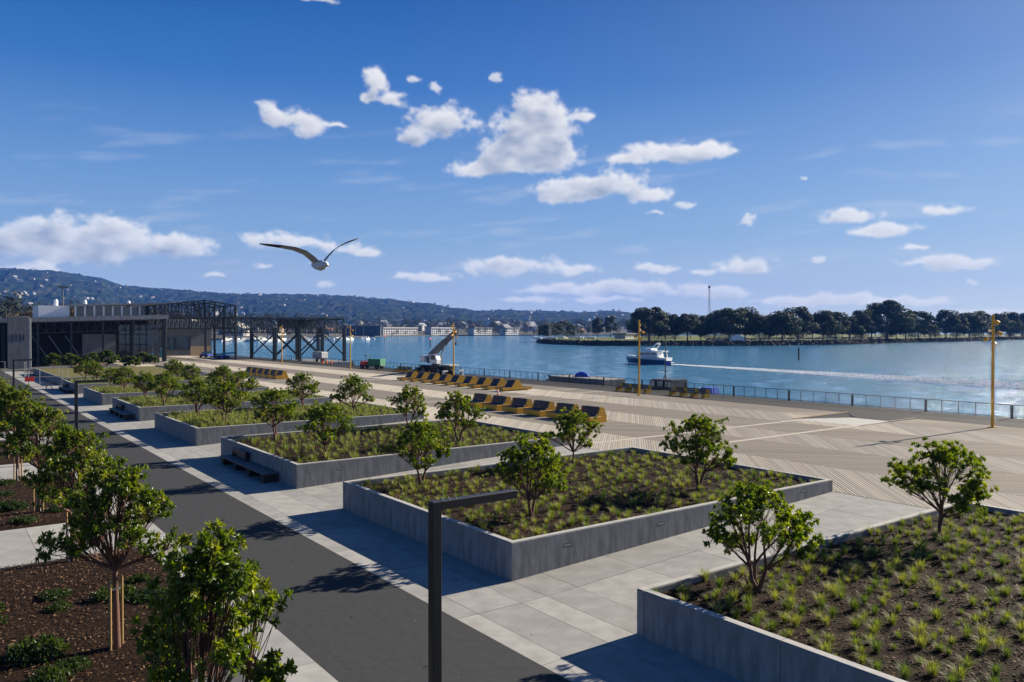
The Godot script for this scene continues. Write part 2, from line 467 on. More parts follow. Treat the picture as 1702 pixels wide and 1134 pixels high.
func land_and_water() -> void:
	structure("ground", flat([Vector2(-3000, 600), Vector2(71.9, 600), Vector2(71.9, -262), Vector2(-3000, -262)], -0.12, 0.0), M.soil_ground)
	# the pier edge: a concrete wall down to the water
	var q := MB.new()
	q.box(Vector3(72.05, -1.6, 169.0), Vector3(0.3, 3.4, 862.0))
	structure("quay_wall", q, M.wall)
	# far shore: low land from the marina to the foot of the hills
	var shore := [Vector2(-3000, -262.1), Vector2(71.9, -262.1), Vector2(90, -420), Vector2(150, -700), Vector2(230, -900), Vector2(340, -1010), Vector2(480, -1100), Vector2(611, -1210), Vector2(885, -1400), Vector2(1172, -1480), Vector2(1700, -1520), Vector2(3600, -1700), Vector2(4600, -3300), Vector2(-3000, -3300)]
	structure("far_shore", flat(shore, -0.9, 2.6), M.soil_ground)
	# the town's ground rises gently inland from the shore
	var rise := MB.new()
	for i in 46:
		var za := deg_to_rad(1.0 + i)
		var zb := deg_to_rad(2.0 + i)
		var pts := []
		for turn in [za, zb]:
			var a := rad_to_deg(turn)
			var near := 1560.0 + maxf(0.0, a - 32.0) * 14.0
			if a < 24.0: near = lerpf(420.0, 1150.0, clampf((a - 2.0) / 22.0, 0, 1))
			pts.append(Vector3(sin(turn) * (near + 40.0), -0.88, -cos(turn) * (near + 40.0)))
			pts.append(Vector3(sin(turn) * (near + 840.0), 20.0, -cos(turn) * (near + 840.0)))
			pts.append(Vector3(sin(turn) * 3200.0, 34.0, -cos(turn) * 3200.0))
		rise.quad(pts[0], pts[1], pts[4], pts[3])
		rise.quad(pts[1], pts[2], pts[5], pts[4])
	structure("town_slope", rise, M.soil_ground)
	# water with waves of its own near the pier, one sheet to the horizon
	var w := MB.new()
	w.uvs = true
	var f := FastNoiseLite.new()
	f.seed = 77; f.frequency = 0.11; f.fractal_octaves = 3
	var rows := []
	var xs := []
	var x := 66.0
	while x < 620.0:
		xs.append(x)
		x += 1.6 + (x - 66.0) * 0.012
	xs.append_array([700.0, 850.0, 1100.0, 1500.0, 2200.0, 3500.0, 5500.0])
	var zs := []
	var z := 40.0
	while z > -650.0:
		zs.append(z)
		z -= 1.8 + maxf(0.0, -z - 60.0) * 0.01
	zs = [2500.0, 900.0, 300.0, 120.0, 70.0] + zs + [-760.0, -900.0, -1100.0, -1400.0, -1800.0, -2600.0, -4500.0]
	for i in xs.size():
		var row := []
		for j in zs.size():
			var far := clampf(1.0 - (xs[i] - 66.0) / 560.0, 0, 1) * clampf(1.0 - absf(zs[j] + 300.0) / 350.0, 0, 1)
			row.append(Vector3(xs[i], SEA + f.get_noise_2d(xs[i] * 1.5, zs[j]) * 0.16 * minf(1.0, far * 4.0), zs[j]))
		rows.append(row)
	var nrm := func(i: int, j: int) -> Vector3:
		var a: Vector3 = rows[maxi(i - 1, 0)][j]
		var b: Vector3 = rows[mini(i + 1, xs.size() - 1)][j]
		var c: Vector3 = rows[i][maxi(j - 1, 0)]
		var d: Vector3 = rows[i][mini(j + 1, zs.size() - 1)]
		return (b - a).cross(c - d).normalized() * (1.0 if (b - a).cross(c - d).y > 0 else -1.0)
	for i in xs.size() - 1:
		for j in zs.size() - 1:
			var a: Vector3 = rows[i][j]
			var b: Vector3 = rows[i + 1][j]
			var c: Vector3 = rows[i + 1][j + 1]
			var d: Vector3 = rows[i][j + 1]
			w.stri(a, c, b, nrm.call(i, j), nrm.call(i + 1, j + 1), nrm.call(i + 1, j))
			w.stri(a, d, c, nrm.call(i, j), nrm.call(i, j + 1), nrm.call(i + 1, j + 1))
			for k in [a, c, b, a, d, c]: w.u.append(Vector2(k.x, k.z))
	var wn := FastNoiseLite.new()
	wn.seed = 4; wn.frequency = 0.05; wn.fractal_octaves = 4; wn.fractal_gain = 0.55
	var im := wn.get_seamless_image(1024, 1024)
	im.convert(Image.FORMAT_RGBA8)
	im.bump_map_to_normal_map(10.0)
	var sea := mat("sea", lin(0.012, 0.06, 0.085), 0.09)
	sea.albedo_color = lin(0.06, 0.215, 0.36)
	sea.normal_enabled = true
	sea.normal_texture = ImageTexture.create_from_image(im)
	sea.normal_scale = 1.0
	sea.uv1_scale = Vector3(1.0 / 34.0, 1.0 / 23.0, 1)
	sea.metallic_specular = 0.4
	structure("water", w, sea)
	# hills
	hill_noise.seed = 8; hill_noise.frequency = 0.012; hill_noise.fractal_octaves = 4
	fold_noise.seed = 12; fold_noise.frequency = 0.0011; fold_noise.fractal_octaves = 4
	var h := MB.new()
	var tone := FastNoiseLite.new()
	tone.seed = 2; tone.frequency = 0.004; tone.fractal_octaves = 4
	var grid := []
	for i in 441:
		var az := deg_to_rad(-45.0 + i * 0.25)
		var line := []
		for j in 52:
			var d := 2300.0 + 4300.0 * j / 51.0
			var px := sin(az) * d
			var pz := -cos(az) * d
			var bump := absf(hill_noise.get_noise_2d(px, pz)) * 18.0 + (hill_noise.get_noise_2d(px * 5.0, pz * 5.0)) * 9.0
			line.append(Vector3(px, hill_height(px, pz) + bump * smoothstep(0, 8, j) - 2.0, pz))
		grid.append(line)
	for i in 440:
		for j in 51:
			var a: Vector3 = grid[i][j]
			var t := tone.get_noise_2d(a.x, a.z)
			var s := tone.get_noise_2d(a.x * 6.0, a.z * 6.0)
			var c := Color(0.009, 0.016, 0.01).lerp(Color(0.024, 0.033, 0.017), clampf(0.5 + s, 0, 1))
			if t > 0.22: c = c.lerp(Color(0.07, 0.062, 0.036), clampf((t - 0.22) * 6.0, 0, 0.5))
			h.col = c
			h.quad(a, grid[i][j + 1], grid[i + 1][j + 1], grid[i + 1][j])
	structure("hills", h, M.hills)
# ---------------------------------------------------------------- paving, planters, deck, railing
const PLANTERS := [[-1.8, -13.8], [-19.0, -31.0], [-36.2, -48.3], [-53.6, -65.5], [-71.0, -83.0], [-88.4, -100.5], [-106.0, -118.0]]
const ORDINAL := ["first", "second", "third", "fourth", "fifth", "sixth", "seventh"]

# a slab lying on the paving between two x and two z, 6 cm thick
func slab(x0: float, x1: float, z0: float, z1: float, parent: Node, rng: RandomNumberGenerator, lift := 0.0) -> void:
	var g := 0.007
	var b := MB.new()
	var lip := rng.randf_range(-0.002, 0.002) + lift
	var p := []
	for q in [[x0 + g, z0 - g], [x1 - g, z0 - g], [x1 - g, z1 + g], [x0 + g, z1 + g]]: p.append(Vector3(q[0], gy(q[0]) + lip, q[1]))
	var o: Vector3 = (p[0] + p[2]) * 0.5 + Vector3.DOWN * 0.03
	var d := Vector3.DOWN * 0.06
	b.out_quad(p[0], p[1], p[2], p[3], o)
	for i in 4:
		var a: Vector3 = p[i]
		var e: Vector3 = p[(i + 1) % 4]
		b.out_quad(a, e, e + d, a + d, o)
	part("slab", b, M[["slab", "slab_b", "slab_c", "slab"][rng.randi() % 4]], parent)

func paving() -> void:
	var rng := RandomNumberGenerator.new()
	rng.seed = 31
	# asphalt path
	var a := MB.new()
	a.quad(Vector3(7, 0, 40), Vector3(7, 0, -262), Vector3(11, 0, -262), Vector3(11, 0, 40))
	structure("asphalt_path", a, M.asphalt)
	# bed of the slabs, seen in the joints
	var b := MB.new()
	b.quad(Vector3(11, -0.03, 40), Vector3(11, -0.03, -190), Vector3(14, -0.03, -190), Vector3(14, -0.03, 40))
	b.quad(Vector3(14, -0.03, 40), Vector3(14, -0.03, -190), Vector3(31, DECK - 0.045, -190), Vector3(31, DECK - 0.045, 40))
	var pave := structure("pavement", b, M.joint)
	var xs := [11.0, 11.67, 13.1, 14.0, 15.15, 17.8, 20.4, 23.0, 25.7, 28.3, 30.98]
	for i in PLANTERS.size():
		var z0: float = PLANTERS[i][0]
		var z1: float = PLANTERS[i][1]
		# gap beyond this planter
		var zn: float = PLANTERS[i + 1][0] if i + 1 < PLANTERS.size() else -124.0
		var mid := lerpf(z1, zn, 0.68)
		for k in xs.size() - 1:
			slab(xs[k], xs[k + 1], z1, mid, pave, rng)
			slab(xs[k], xs[k + 1], mid, zn, pave, rng)
		for k in 3:
			for j in 4: slab(xs[k], xs[k + 1], lerpf(z0, z1, j / 4.0), lerpf(z0, z1, (j + 1) / 4.0), pave, rng)
	for j in 12:
		for k in 2: slab([11.0, 12.4][k], [12.4, 14.0][k], -124.0 - j * 4.0, -128.0 - j * 4.0, pave, rng)
	# the strip on the other side of the path, and the cross paths that leave it
	var c := MB.new()
	c.quad(Vector3(6, -0.03, 40), Vector3(6, -0.03, -190), Vector3(7, -0.03, -190), Vector3(7, -0.03, 40))
	for k in range(-1, 9):
		var zc := -32.4 - 17.3 * k
		c.quad(Vector3(-24, -0.03, zc + 2.75), Vector3(-24, -0.03, zc - 2.75), Vector3(6, -0.03, zc - 2.75), Vector3(6, -0.03, zc + 2.75))
	var side := structure("side_path", c, M.joint)
	for j in 44: slab(6.0, 7.0, 4.0 - j * 3.0, 1.0 - j * 3.0, side, rng)
	for k in range(0, 7):
		var zc := -32.4 - 17.3 * k
		for j in 6:
			slab(6.0 - (j + 1) * 3.1, 6.0 - j * 3.1, zc + 2.75, zc, side, rng)
			slab(6.0 - (j + 1) * 3.1, 6.0 - j * 3.1, zc, zc - 2.75, side, rng)
	# planting beds between the cross paths
	for k in range(-1, 8):
		var n := MB.new()
		var f := FastNoiseLite.new()
		f.seed = 40 + k; f.frequency = 0.25
		var zt := -32.4 - 17.3 * k + 17.3 - 2.75
		for i in 60:
			for j in 24:
				var p := []
				for q in [[i, j], [i + 1, j], [i + 1, j + 1], [i, j + 1]]:
					var x: float = 6.0 - q[0] * 0.5
					var z: float = zt - q[1] * 11.8 / 24.0
					var e: float = minf(1.0, minf(q[0], minf(q[1], 24 - q[1])) * 0.5)
					p.append(Vector3(x, 0.0 + e * (0.06 + 0.05 * f.get_noise_2d(x, z)) - (0.03 if e == 0.0 else 0.0), z))
				n.quad(p[0], p[3], p[2], p[1])
		var o := structure("planting_bed", n, M.mulch)
		o.name = "planting_bed" if k == -1 else "planting_bed_%03d" % (k + 1)

func soil_y(x: float, z: float, f: FastNoiseLite) -> float:
	return TOP - 0.19 + 0.06 * f.get_noise_2d(x, z)

var soil_noise := FastNoiseLite.new()
func planters() -> void:
	soil_noise.seed = 3
	soil_noise.frequency = 0.3
	for i in PLANTERS.size():
		var z0: float = PLANTERS[i][0]
		var z1: float = PLANTERS[i][1]
		var t := thing("concrete_planter", "concrete planter of grasses and small trees, %s from the end away from the terminal" % ORDINAL[i], "planter", Vector3(14, 0, z0), 0.0, "concrete planters between path and deck")
		var L := z0 - z1
		# walls in cast panels with open joints between them
		for side in 2:
			for k in 4:
				var xa := 17.0 * k / 4.0 + (0.003 if k else 0.0)
				var xb := 17.0 * (k + 1) / 4.0 - (0.003 if k < 3 else 0.0)
				var b := MB.new()
				var c := 0.018
				b.prism(Vector3(0, 0, -0.11 if side == 0 else -L + 0.11), [Vector2(xa, gy(14 + xa) - 0.1), Vector2(xb, gy(14 + xb) - 0.1), Vector2(xb, TOP - c), Vector2(xa, TOP - c)], 0.11)
				# chamfered top
				var zc := -0.11 if side == 0 else -L + 0.11
				var o := Vector3((xa + xb) * 0.5, 0, zc)
				b.out_quad(Vector3(xa, TOP, zc - 0.11 + c), Vector3(xb, TOP, zc - 0.11 + c), Vector3(xb, TOP, zc + 0.11 - c), Vector3(xa, TOP, zc + 0.11 - c), o)
				for s in [-1.0, 1.0]:
					b.out_quad(Vector3(xa, TOP, zc + s * (0.11 - c)), Vector3(xb, TOP, zc + s * (0.11 - c)), Vector3(xb, TOP - c, zc + s * 0.11), Vector3(xa, TOP - c, zc + s * 0.11), o)
				part("wall", b, M.wall, t)
				# thin cap paler than the wall: sunlight on the top painted into its colour
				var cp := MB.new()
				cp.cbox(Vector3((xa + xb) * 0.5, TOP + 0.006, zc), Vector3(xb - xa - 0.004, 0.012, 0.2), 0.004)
				part("pale_sunlit_concrete", cp, M.pale_sunlit_concrete, t)
			for k in 3:
				var za := -0.22 - (L - 0.44) * k / 3.0 - 0.003
				var zb := -0.22 - (L - 0.44) * (k + 1) / 3.0 + 0.003
				var b := MB.new()
				var xc := 0.11 if side == 0 else 16.89
				b.cbox(Vector3(xc, (TOP + gy(14 + xc) - 0.1) * 0.5, (za + zb) * 0.5), Vector3(0.22, TOP - gy(14 + xc) + 0.1, za - zb), 0.016)
				part("wall", b, M.wall, t)
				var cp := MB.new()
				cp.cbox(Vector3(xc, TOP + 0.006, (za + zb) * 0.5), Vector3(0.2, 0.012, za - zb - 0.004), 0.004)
				part("pale_sunlit_concrete", cp, M.pale_sunlit_concrete, t)  # side caps, likewise coloured paler for the sun on top
		# slot lights cast into the long walls
		for x in [2.2, 6.45, 10.7, 14.95]:
			var fr := MB.new()
			var y := lerpf(gy(14 + x), TOP, 0.62)
			fr.box(Vector3(x, y + 0.045, -0.003), Vector3(0.36, 0.02, 0.012))
			fr.box(Vector3(x, y - 0.045, -0.003), Vector3(0.36, 0.02, 0.012))
			fr.box(Vector3(x - 0.17, y, -0.003), Vector3(0.02, 0.07, 0.012))
			fr.box(Vector3(x + 0.17, y, -0.003), Vector3(0.02, 0.07, 0.012))
			var w := part("wall_light", fr, M.black, t)
			var le := MB.new()
			le.box(Vector3(x, y, -0.002), Vector3(0.32, 0.07, 0.007))
			part("lens", le, M.brass, w)
		var s := MB.new()
		for a in 34:
			for d in 24:
				var p := []
				for q in [[a, d], [a + 1, d], [a + 1, d + 1], [a, d + 1]]:
					var x: float = 0.2 + q[0] * 16.6 / 34.0
					var z: float = -0.2 - q[1] * (L - 0.4) / 24.0
					p.append(Vector3(x, soil_y(14 + x, z0 + z, soil_noise), z))
				s.quad(p[0], p[3], p[2], p[1])
		part("soil", s, M.mulch, t)
	# the long bed of dry grass by the terminal
	var t := thing("grass_bed", "long low concrete bed of dry grass by the wire gate", "planter", Vector3(14.6, 0, -124.0))
	for k in [[Vector3(0.11, 0.5, -18), Vector3(0.22, 1.1, 36)], [Vector3(10.0, 0.62, -0.11), Vector3(19.5, 0.9, 0.22)], [Vector3(19.9, 0.6, -18), Vector3(0.22, 0.9, 36)]]:
		var b := MB.new()
		b.cbox(k[0], k[1], 0.02)
		part("wall", b, M.wall, t)
	var g := MB.new()
	g.box(Vector3(10.0, 0.4, -18), Vector3(19.5, 0.9, 35.8))
	part("lawn", g, M.dry_lawn, t)

func bench(z_far: float, label: String) -> void:
	var t := thing("planter_bench", label, "bench", Vector3(13.54, 0, z_far + 3.6), 0.0, "benches against the planters")
	for k in 3:
		var s := MB.new()
		s.cbox(Vector3(-0.25 + k * 0.25, 0.44, 0), Vector3(0.235, 0.07, 7.2), 0.008)
		part("seat_board", s, M.bench_wood, t)
	var e := MB.new()
	e.box(Vector3(-0.385, 0.435, 0), Vector3(0.02, 0.05, 7.2))
	part("front_edge", e, M.bench_edge, t)
	for k in 4:
		var l := MB.new()
		l.cbox(Vector3(0.0, 0.2, -3.3 + k * 2.2), Vector3(0.66, 0.405, 0.42), 0.01)
		part("leg", l, M.black, t)
	var r := MB.new()
	r.cbox(Vector3(0.2, 0.79, -1.9), Vector3(0.07, 0.3, 2.2), 0.01, Basis(Vector3(0, 0, 1), 0.2))
	part("backrest", r, M.bench_edge, t)
	for s in [-1, 1]:
		var q := MB.new()
		q.prism(Vector3(0.22, 0.475, -1.9 + s * 1.12), [Vector2(-0.1, 0), Vector2(0.16, 0), Vector2(0.16, 0.42), Vector2(0.02, 0.48), Vector2(-0.06, 0.46)], 0.02)
		part("bracket", q, M.black, t)

# ---------------------------------------------------------------- deck
const BANDS := [31.0, 36.4, 42.0, 46.7, 52.0, 57.4, 61.9]
const NOTCH := [54.0, 62.2, -36.4, -31.0]

func deck() -> void:
	var base := MB.new()
	base.quad(Vector3(31, DECK - 0.045, 40), Vector3(31, DECK - 0.045, -262), Vector3(54.0, DECK - 0.045, -262), Vector3(54.0, DECK - 0.045, 40))
	for k in [[40.0, -31.0], [-36.4, -262.0]]:
		base.quad(Vector3(54.0, DECK - 0.045, k[0]), Vector3(54.0, DECK - 0.045, k[1]), Vector3(61.9, DECK - 0.045, k[1]), Vector3(61.9, DECK - 0.045, k[0]))
	var root := structure("deck", base, M.joint)
	var rng := RandomNumberGenerator.new()
	rng.seed = 17
	var notch := PackedVector2Array([Vector2(NOTCH[0], NOTCH[2]), Vector2(NOTCH[1], NOTCH[2]), Vector2(NOTCH[1], NOTCH[3]), Vector2(NOTCH[0], NOTCH[3])])
	for bnd in BANDS.size() - 1:
		var xa: float = BANDS[bnd]
		var xb: float = BANDS[bnd + 1]
		var light := bnd % 2 == 0
		var dirz := -1.0 if light else 1.0        # boards run at 45 degrees, turned about from band to band
		var b := MB.new()
		var w := 0.2
		var gap := 0.02
		var z := 30.0
		while z > -245.0:
			var v := rng.randf_range(0.82, 1.12)
			var hue := rng.randf_range(-0.012, 0.012)
			var base_c := Color(0.35, 0.315, 0.268) if light else Color(0.28, 0.244, 0.199)
			b.col = Color(base_c.r * v + hue, base_c.g * v, base_c.b * v - hue)
			var dy := rng.randf_range(-0.003, 0.003)
			var far := (xb - xa) * dirz
			var y := DECK + dy
			var c := 0.02
			var z1 := z - w + gap
			var poly := PackedVector2Array([Vector2(xa, z), Vector2(xb, z + far), Vector2(xb, z1 + far), Vector2(xa, z1)])
			var hit := xb > NOTCH[0] and not Geometry2D.intersect_polygons(poly, notch).is_empty()
			if hit:
				for q in Geometry2D.clip_polygons(poly, notch):
					var ids := Geometry2D.triangulate_polygon(q)
					for i in range(0, ids.size(), 3):
						var a := Vector3(q[ids[i]].x, y, q[ids[i]].y)
						b.out_tri(a, Vector3(q[ids[i + 1]].x, y, q[ids[i + 1]].y), Vector3(q[ids[i + 2]].x, y, q[ids[i + 2]].y), a + Vector3.DOWN)
			else:
				var lines := [[z, y - 0.012], [z - c, y], [z1 + c, y], [z1, y - 0.012]]
				for i in 3:
					var p: Array = lines[i]
					var q: Array = lines[i + 1]
					b.quad(Vector3(xa, p[1], p[0]), Vector3(xa, q[1], q[0]), Vector3(xb, q[1], q[0] + far), Vector3(xb, p[1], p[0] + far))
			z -= w
		part("deck_boards", b, M.boards_light, root).set_meta("kind", "stuff")
	# pale border boards of the cross walks
	for k in 5:
		for zz in [-31.15, -35.75]:
			var z: float = zz - 34.75 * k
			var b := MB.new()
			b.col = Color(0.43, 0.39, 0.335)
			var xe := 54.0 if k == 0 else 61.6
			b.cbox(Vector3((31.2 + xe) * 0.5, DECK - 0.01, z), Vector3(xe - 31.2, 0.05, 0.34), 0.006)
			part("border_board", b, M.boards_light, root)
	# deck edge and the lower walk along the water
	var e := MB.new()
	e.col = Color(0.2, 0.17, 0.14)
	for k in [[40.0, -31.0], [-36.4, -262.0]]:
		e.box(Vector3(61.93, DECK - 0.2, (k[0] + k[1]) * 0.5), Vector3(0.06, 0.42, k[0] - k[1]))
	part("edge_board", e, M.boards_light, root)
	var w2 := MB.new()
	w2.quad(Vector3(61.8, WALK, 40), Vector3(61.8, WALK, -262), Vector3(72.2, WALK, -262), Vector3(72.2, WALK, 40))
	structure("waterside_walk", w2, M.walk)
	# the ramp that cuts through the deck down to the walk
	var r := MB.new()
	r.quad(Vector3(54.0, DECK, -31.0), Vector3(54.0, DECK, -36.4), Vector3(61.9, WALK + 0.006, -36.4), Vector3(61.9, WALK + 0.006, -31.0))
	structure("ramp", r, M.pale_sunlit_concrete)
	for s in 2:
		var zc := -36.46 if s == 0 else -30.94
		var t := thing("ramp_kerb", ["yellow-striped timber kerb along the side of the deck ramp with steps", "plain pale kerb along the deck ramp opposite the yellow stripes"][s], "kerb", Vector3(54.0, 0, zc))
		var q := MB.new()
		q.col = Color(0.34, 0.3, 0.26)
		q.prism(Vector3.ZERO, [Vector2(0, DECK - 0.05), Vector2(7.9, WALK - 0.02), Vector2(7.9, DECK + 0.09), Vector2(0, DECK + 0.02)], 0.07)
		part("board", q, M.boards_light, t)
		for k in 8:
			if s == 1 and k % 4: continue
			var y := MB.new()
			y.box(Vector3(0.5 + k * 1.0, DECK + 0.03 + 0.0075 * k, 0), Vector3(0.5, 0.03, 0.15), Basis(Vector3(0, 0, 1), 0.0075))
			part("nosing", y, M.yellow if s == 0 else M.pale_sunlit_concrete, t)
		if s == 0:
			for k in 3:
				var st := MB.new()
				st.cbox(Vector3(8.05 + k * 0.3, WALK + (3 - k) * 0.06, -0.7), Vector3(0.3, (3 - k) * 0.12, 1.4), 0.01)
				part("step", st, M.wall, t)

func railing() -> void:
	var t := thing("railing_panel", "dark blue-grey steel railing panel along the quay edge", "railing", Vector3(71.85, WALK, 0), 0.0, "railing panels along the water")
	for k in 6:
		var b := MB.new()
		var z := -7.0 * k / 5.0
		if k == 0: z -= 0.06
		if k == 5: z += 0.06
		b.cbox(Vector3(0, 0.56, z), Vector3(0.08 if k in [0, 5] else 0.05, 1.12, 0.08 if k in [0, 5] else 0.05), 0.005)
		part("post", b, M.rail, t)
	for y in [1.135, 0.12]:
		var b := MB.new()
		b.cbox(Vector3(0, y, -3.5), Vector3(0.06, 0.05, 6.9), 0.006)
		part("rail", b, M.rail, t)
	var wire := MB.new()
	for k in 6: wire.bar(Vector3(0, 0.26 + k * 0.145, -0.06), Vector3(0, 0.26 + k * 0.145, -6.94), 0.005, 0.005)
	part("cable", wire, M.rail, t)
	for k in range(-2, 28):
		if k == 0: continue
		copy(t, Vector3(71.85, WALK, -7.0 * k))
# ---------------------------------------------------------------- plants
func leaf(b: MB, at: Vector3, dir: Vector3, up: Vector3, ln: float, wd: float) -> void:
	var s := dir.cross(up).normalized()
	var n := s.cross(dir).normalized()
	var droop := -n * ln * 0.12
	var m1 := at + dir * ln * 0.35 + n * ln * 0.03
	var m2 := at + dir * ln * 0.72 + droop * 0.4
	var tip := at + dir * ln + droop
	var e := n * wd * 0.22
	b.tri(at, m1 + s * wd * 0.5 + e, m1)
	b.tri(at, m1, m1 - s * wd * 0.5 + e)
	b.quad(m1, m1 + s * wd * 0.5 + e, m2 + s * wd * 0.38 + e, m2)
	b.quad(m1, m2, m2 - s * wd * 0.38 + e, m1 - s * wd * 0.5 + e)
	b.tri(m2, m2 + s * wd * 0.38 + e, tip)
	b.tri(m2, tip, m2 - s * wd * 0.38 + e)

func small_leaf(b: MB, at: Vector3, dir: Vector3, up: Vector3, ln: float, wd: float) -> void:
	var s := dir.cross(up).normalized()
	var n := s.cross(dir).normalized()
	var m := at + dir * ln * 0.5
	var tip := at + dir * ln - n * ln * 0.1
	var e := n * wd * 0.2
	b.tri(at, m + s * wd * 0.5 + e, tip)
	b.tri(at, tip, m - s * wd * 0.5 + e)

func unit(rng: RandomNumberGenerator) -> Vector3:
	var z := rng.randf_range(-1, 1)
	var a := rng.randf() * TAU
	return Vector3(sqrt(1 - z * z) * cos(a), z, sqrt(1 - z * z) * sin(a))

func rosette(b: MB, rng: RandomNumberGenerator, at: Vector3, ax: Vector3, k: int, ln: float, fine: bool, tint: Color) -> void:
	var x := ax.cross(Vector3(0.21, 0.3, 0.9)).normalized()
	var y := ax.cross(x)
	var a0 := rng.randf() * TAU
	for i in k:
		var a := a0 + i * 2.4
		var open := lerpf(0.2, 1.75, (i + rng.randf()) / k)
		var d := (ax * cos(open) + (x * cos(a) + y * sin(a)) * sin(open)).normalized()
		d = (d + Vector3.DOWN * 0.1).normalized()
		var v := rng.randf_range(0.7, 1.3)
		b.col = Color(tint.r * v, tint.g * v, tint.b * v)
		var l := ln * rng.randf_range(0.7, 1.15)
		if fine: leaf(b, at, d, (ax + unit(rng) * 0.9).normalized(), l, l * 0.44)
		else: small_leaf(b, at, d, (ax + unit(rng) * 0.9).normalized(), l, l * 0.5)

# a broadleaf tree: stems, limbs to uneven lobes, twigs that end in rosettes of leaves
func tree_meshes(sd: int, height: float, radius: float, clear: float, lobes: int, tips: int, ln: float, fine: bool, stems: int, greens: Array) -> Array:
	var rng := RandomNumberGenerator.new()
	rng.seed = sd
	var wood := MB.new()
	var crown := MB.new()
	var r0 := height * 0.016 + 0.012
	var forks := []
	for s in stems:
		var a := TAU * s / stems + rng.randf()
		var lean := Vector3(cos(a), 0, sin(a)) * (clear * (0.34 if stems > 1 else 0.05))
		var base := Vector3(cos(a), 0, sin(a)) * (0.04 if stems > 1 else 0.0)
		var f := lean + Vector3.UP * clear * rng.randf_range(0.9, 1.15)
		var m := (base + f) * 0.5 + Vector3(rng.randf_range(-1, 1), 0, rng.randf_range(-1, 1)) * clear * 0.07
		wood.tube([base - Vector3.UP * 0.08, base + Vector3.UP * 0.1, m, f], [r0 * 1.35, r0 * 1.1, r0 * 0.9, r0 * 0.75], 7)
		forks.append(f)
	for l in lobes:
		var t := (l + 0.5) / lobes
		var a := l * 2.4 + rng.randf_range(-0.4, 0.4)
		var up := clear + (height - clear) * (0.16 + 0.7 * t + rng.randf_range(-0.06, 0.06))
		var out := radius * (0.66 - 0.45 * t * t) * rng.randf_range(0.75, 1.2)
		if t > 0.85: out *= 0.4
		var c := Vector3(cos(a) * out, up, sin(a) * out)
		var lr := radius * rng.randf_range(0.27, 0.46)
		var f: Vector3 = forks[0]
		for q in forks:
			if (q - c).length() < (f - c).length(): f = q
		var mid := f.lerp(c, 0.5) + Vector3(rng.randf_range(-1, 1), -0.4, rng.randf_range(-1, 1)) * lr * 0.25
		var path := []
		for k in 6:
			var u := k / 5.0
			path.append(f * (1 - u) * (1 - u) + mid * 2.0 * u * (1 - u) + c * u * u)
		wood.tube(path, [r0 * 0.62, r0 * 0.52, r0 * 0.44, r0 * 0.36, r0 * 0.28, r0 * 0.2], 6, false)
		for k in tips:
			var d := unit(rng)
			if d.y < -0.35: d.y *= -0.6
			d = d.normalized()
			var tip := c + Vector3(d.x, d.y * 0.78, d.z) * lr * pow(rng.randf(), 0.35) * rng.randf_range(0.8, 1.12)
			var from: Vector3 = path[rng.randi_range(2, 5)]
			var m := from.lerp(tip, 0.55) + Vector3.DOWN * lr * 0.06
			wood.tube([from, m, tip], [r0 * 0.14, r0 * 0.1, r0 * 0.06], 3, false)
			var ax := ((tip - m).normalized() + d * 0.5 + Vector3.UP * 0.45).normalized()
			var g: Color = greens[rng.randi() % greens.size()]
			rosette(crown, rng, tip, ax, 12, ln, fine, g)
			rosette(crown, rng, m.lerp(tip, 0.6), (ax + unit(rng) * 0.6).normalized(), 9, ln, fine, g)
	return [wood.mesh(), crown.mesh()]

func plant_tree(meshes: Array, label: String, at: Vector3, turn: float, size: float, group: String, called := "small_tree", category := "tree") -> Node3D:
	var t := thing(called, label, category, at, turn, group)
	part("trunk", meshes[0], M.bark, t)
	part("crown", meshes[1], M.leaf, t)
	t.scale = Vector3.ONE * size
	return t

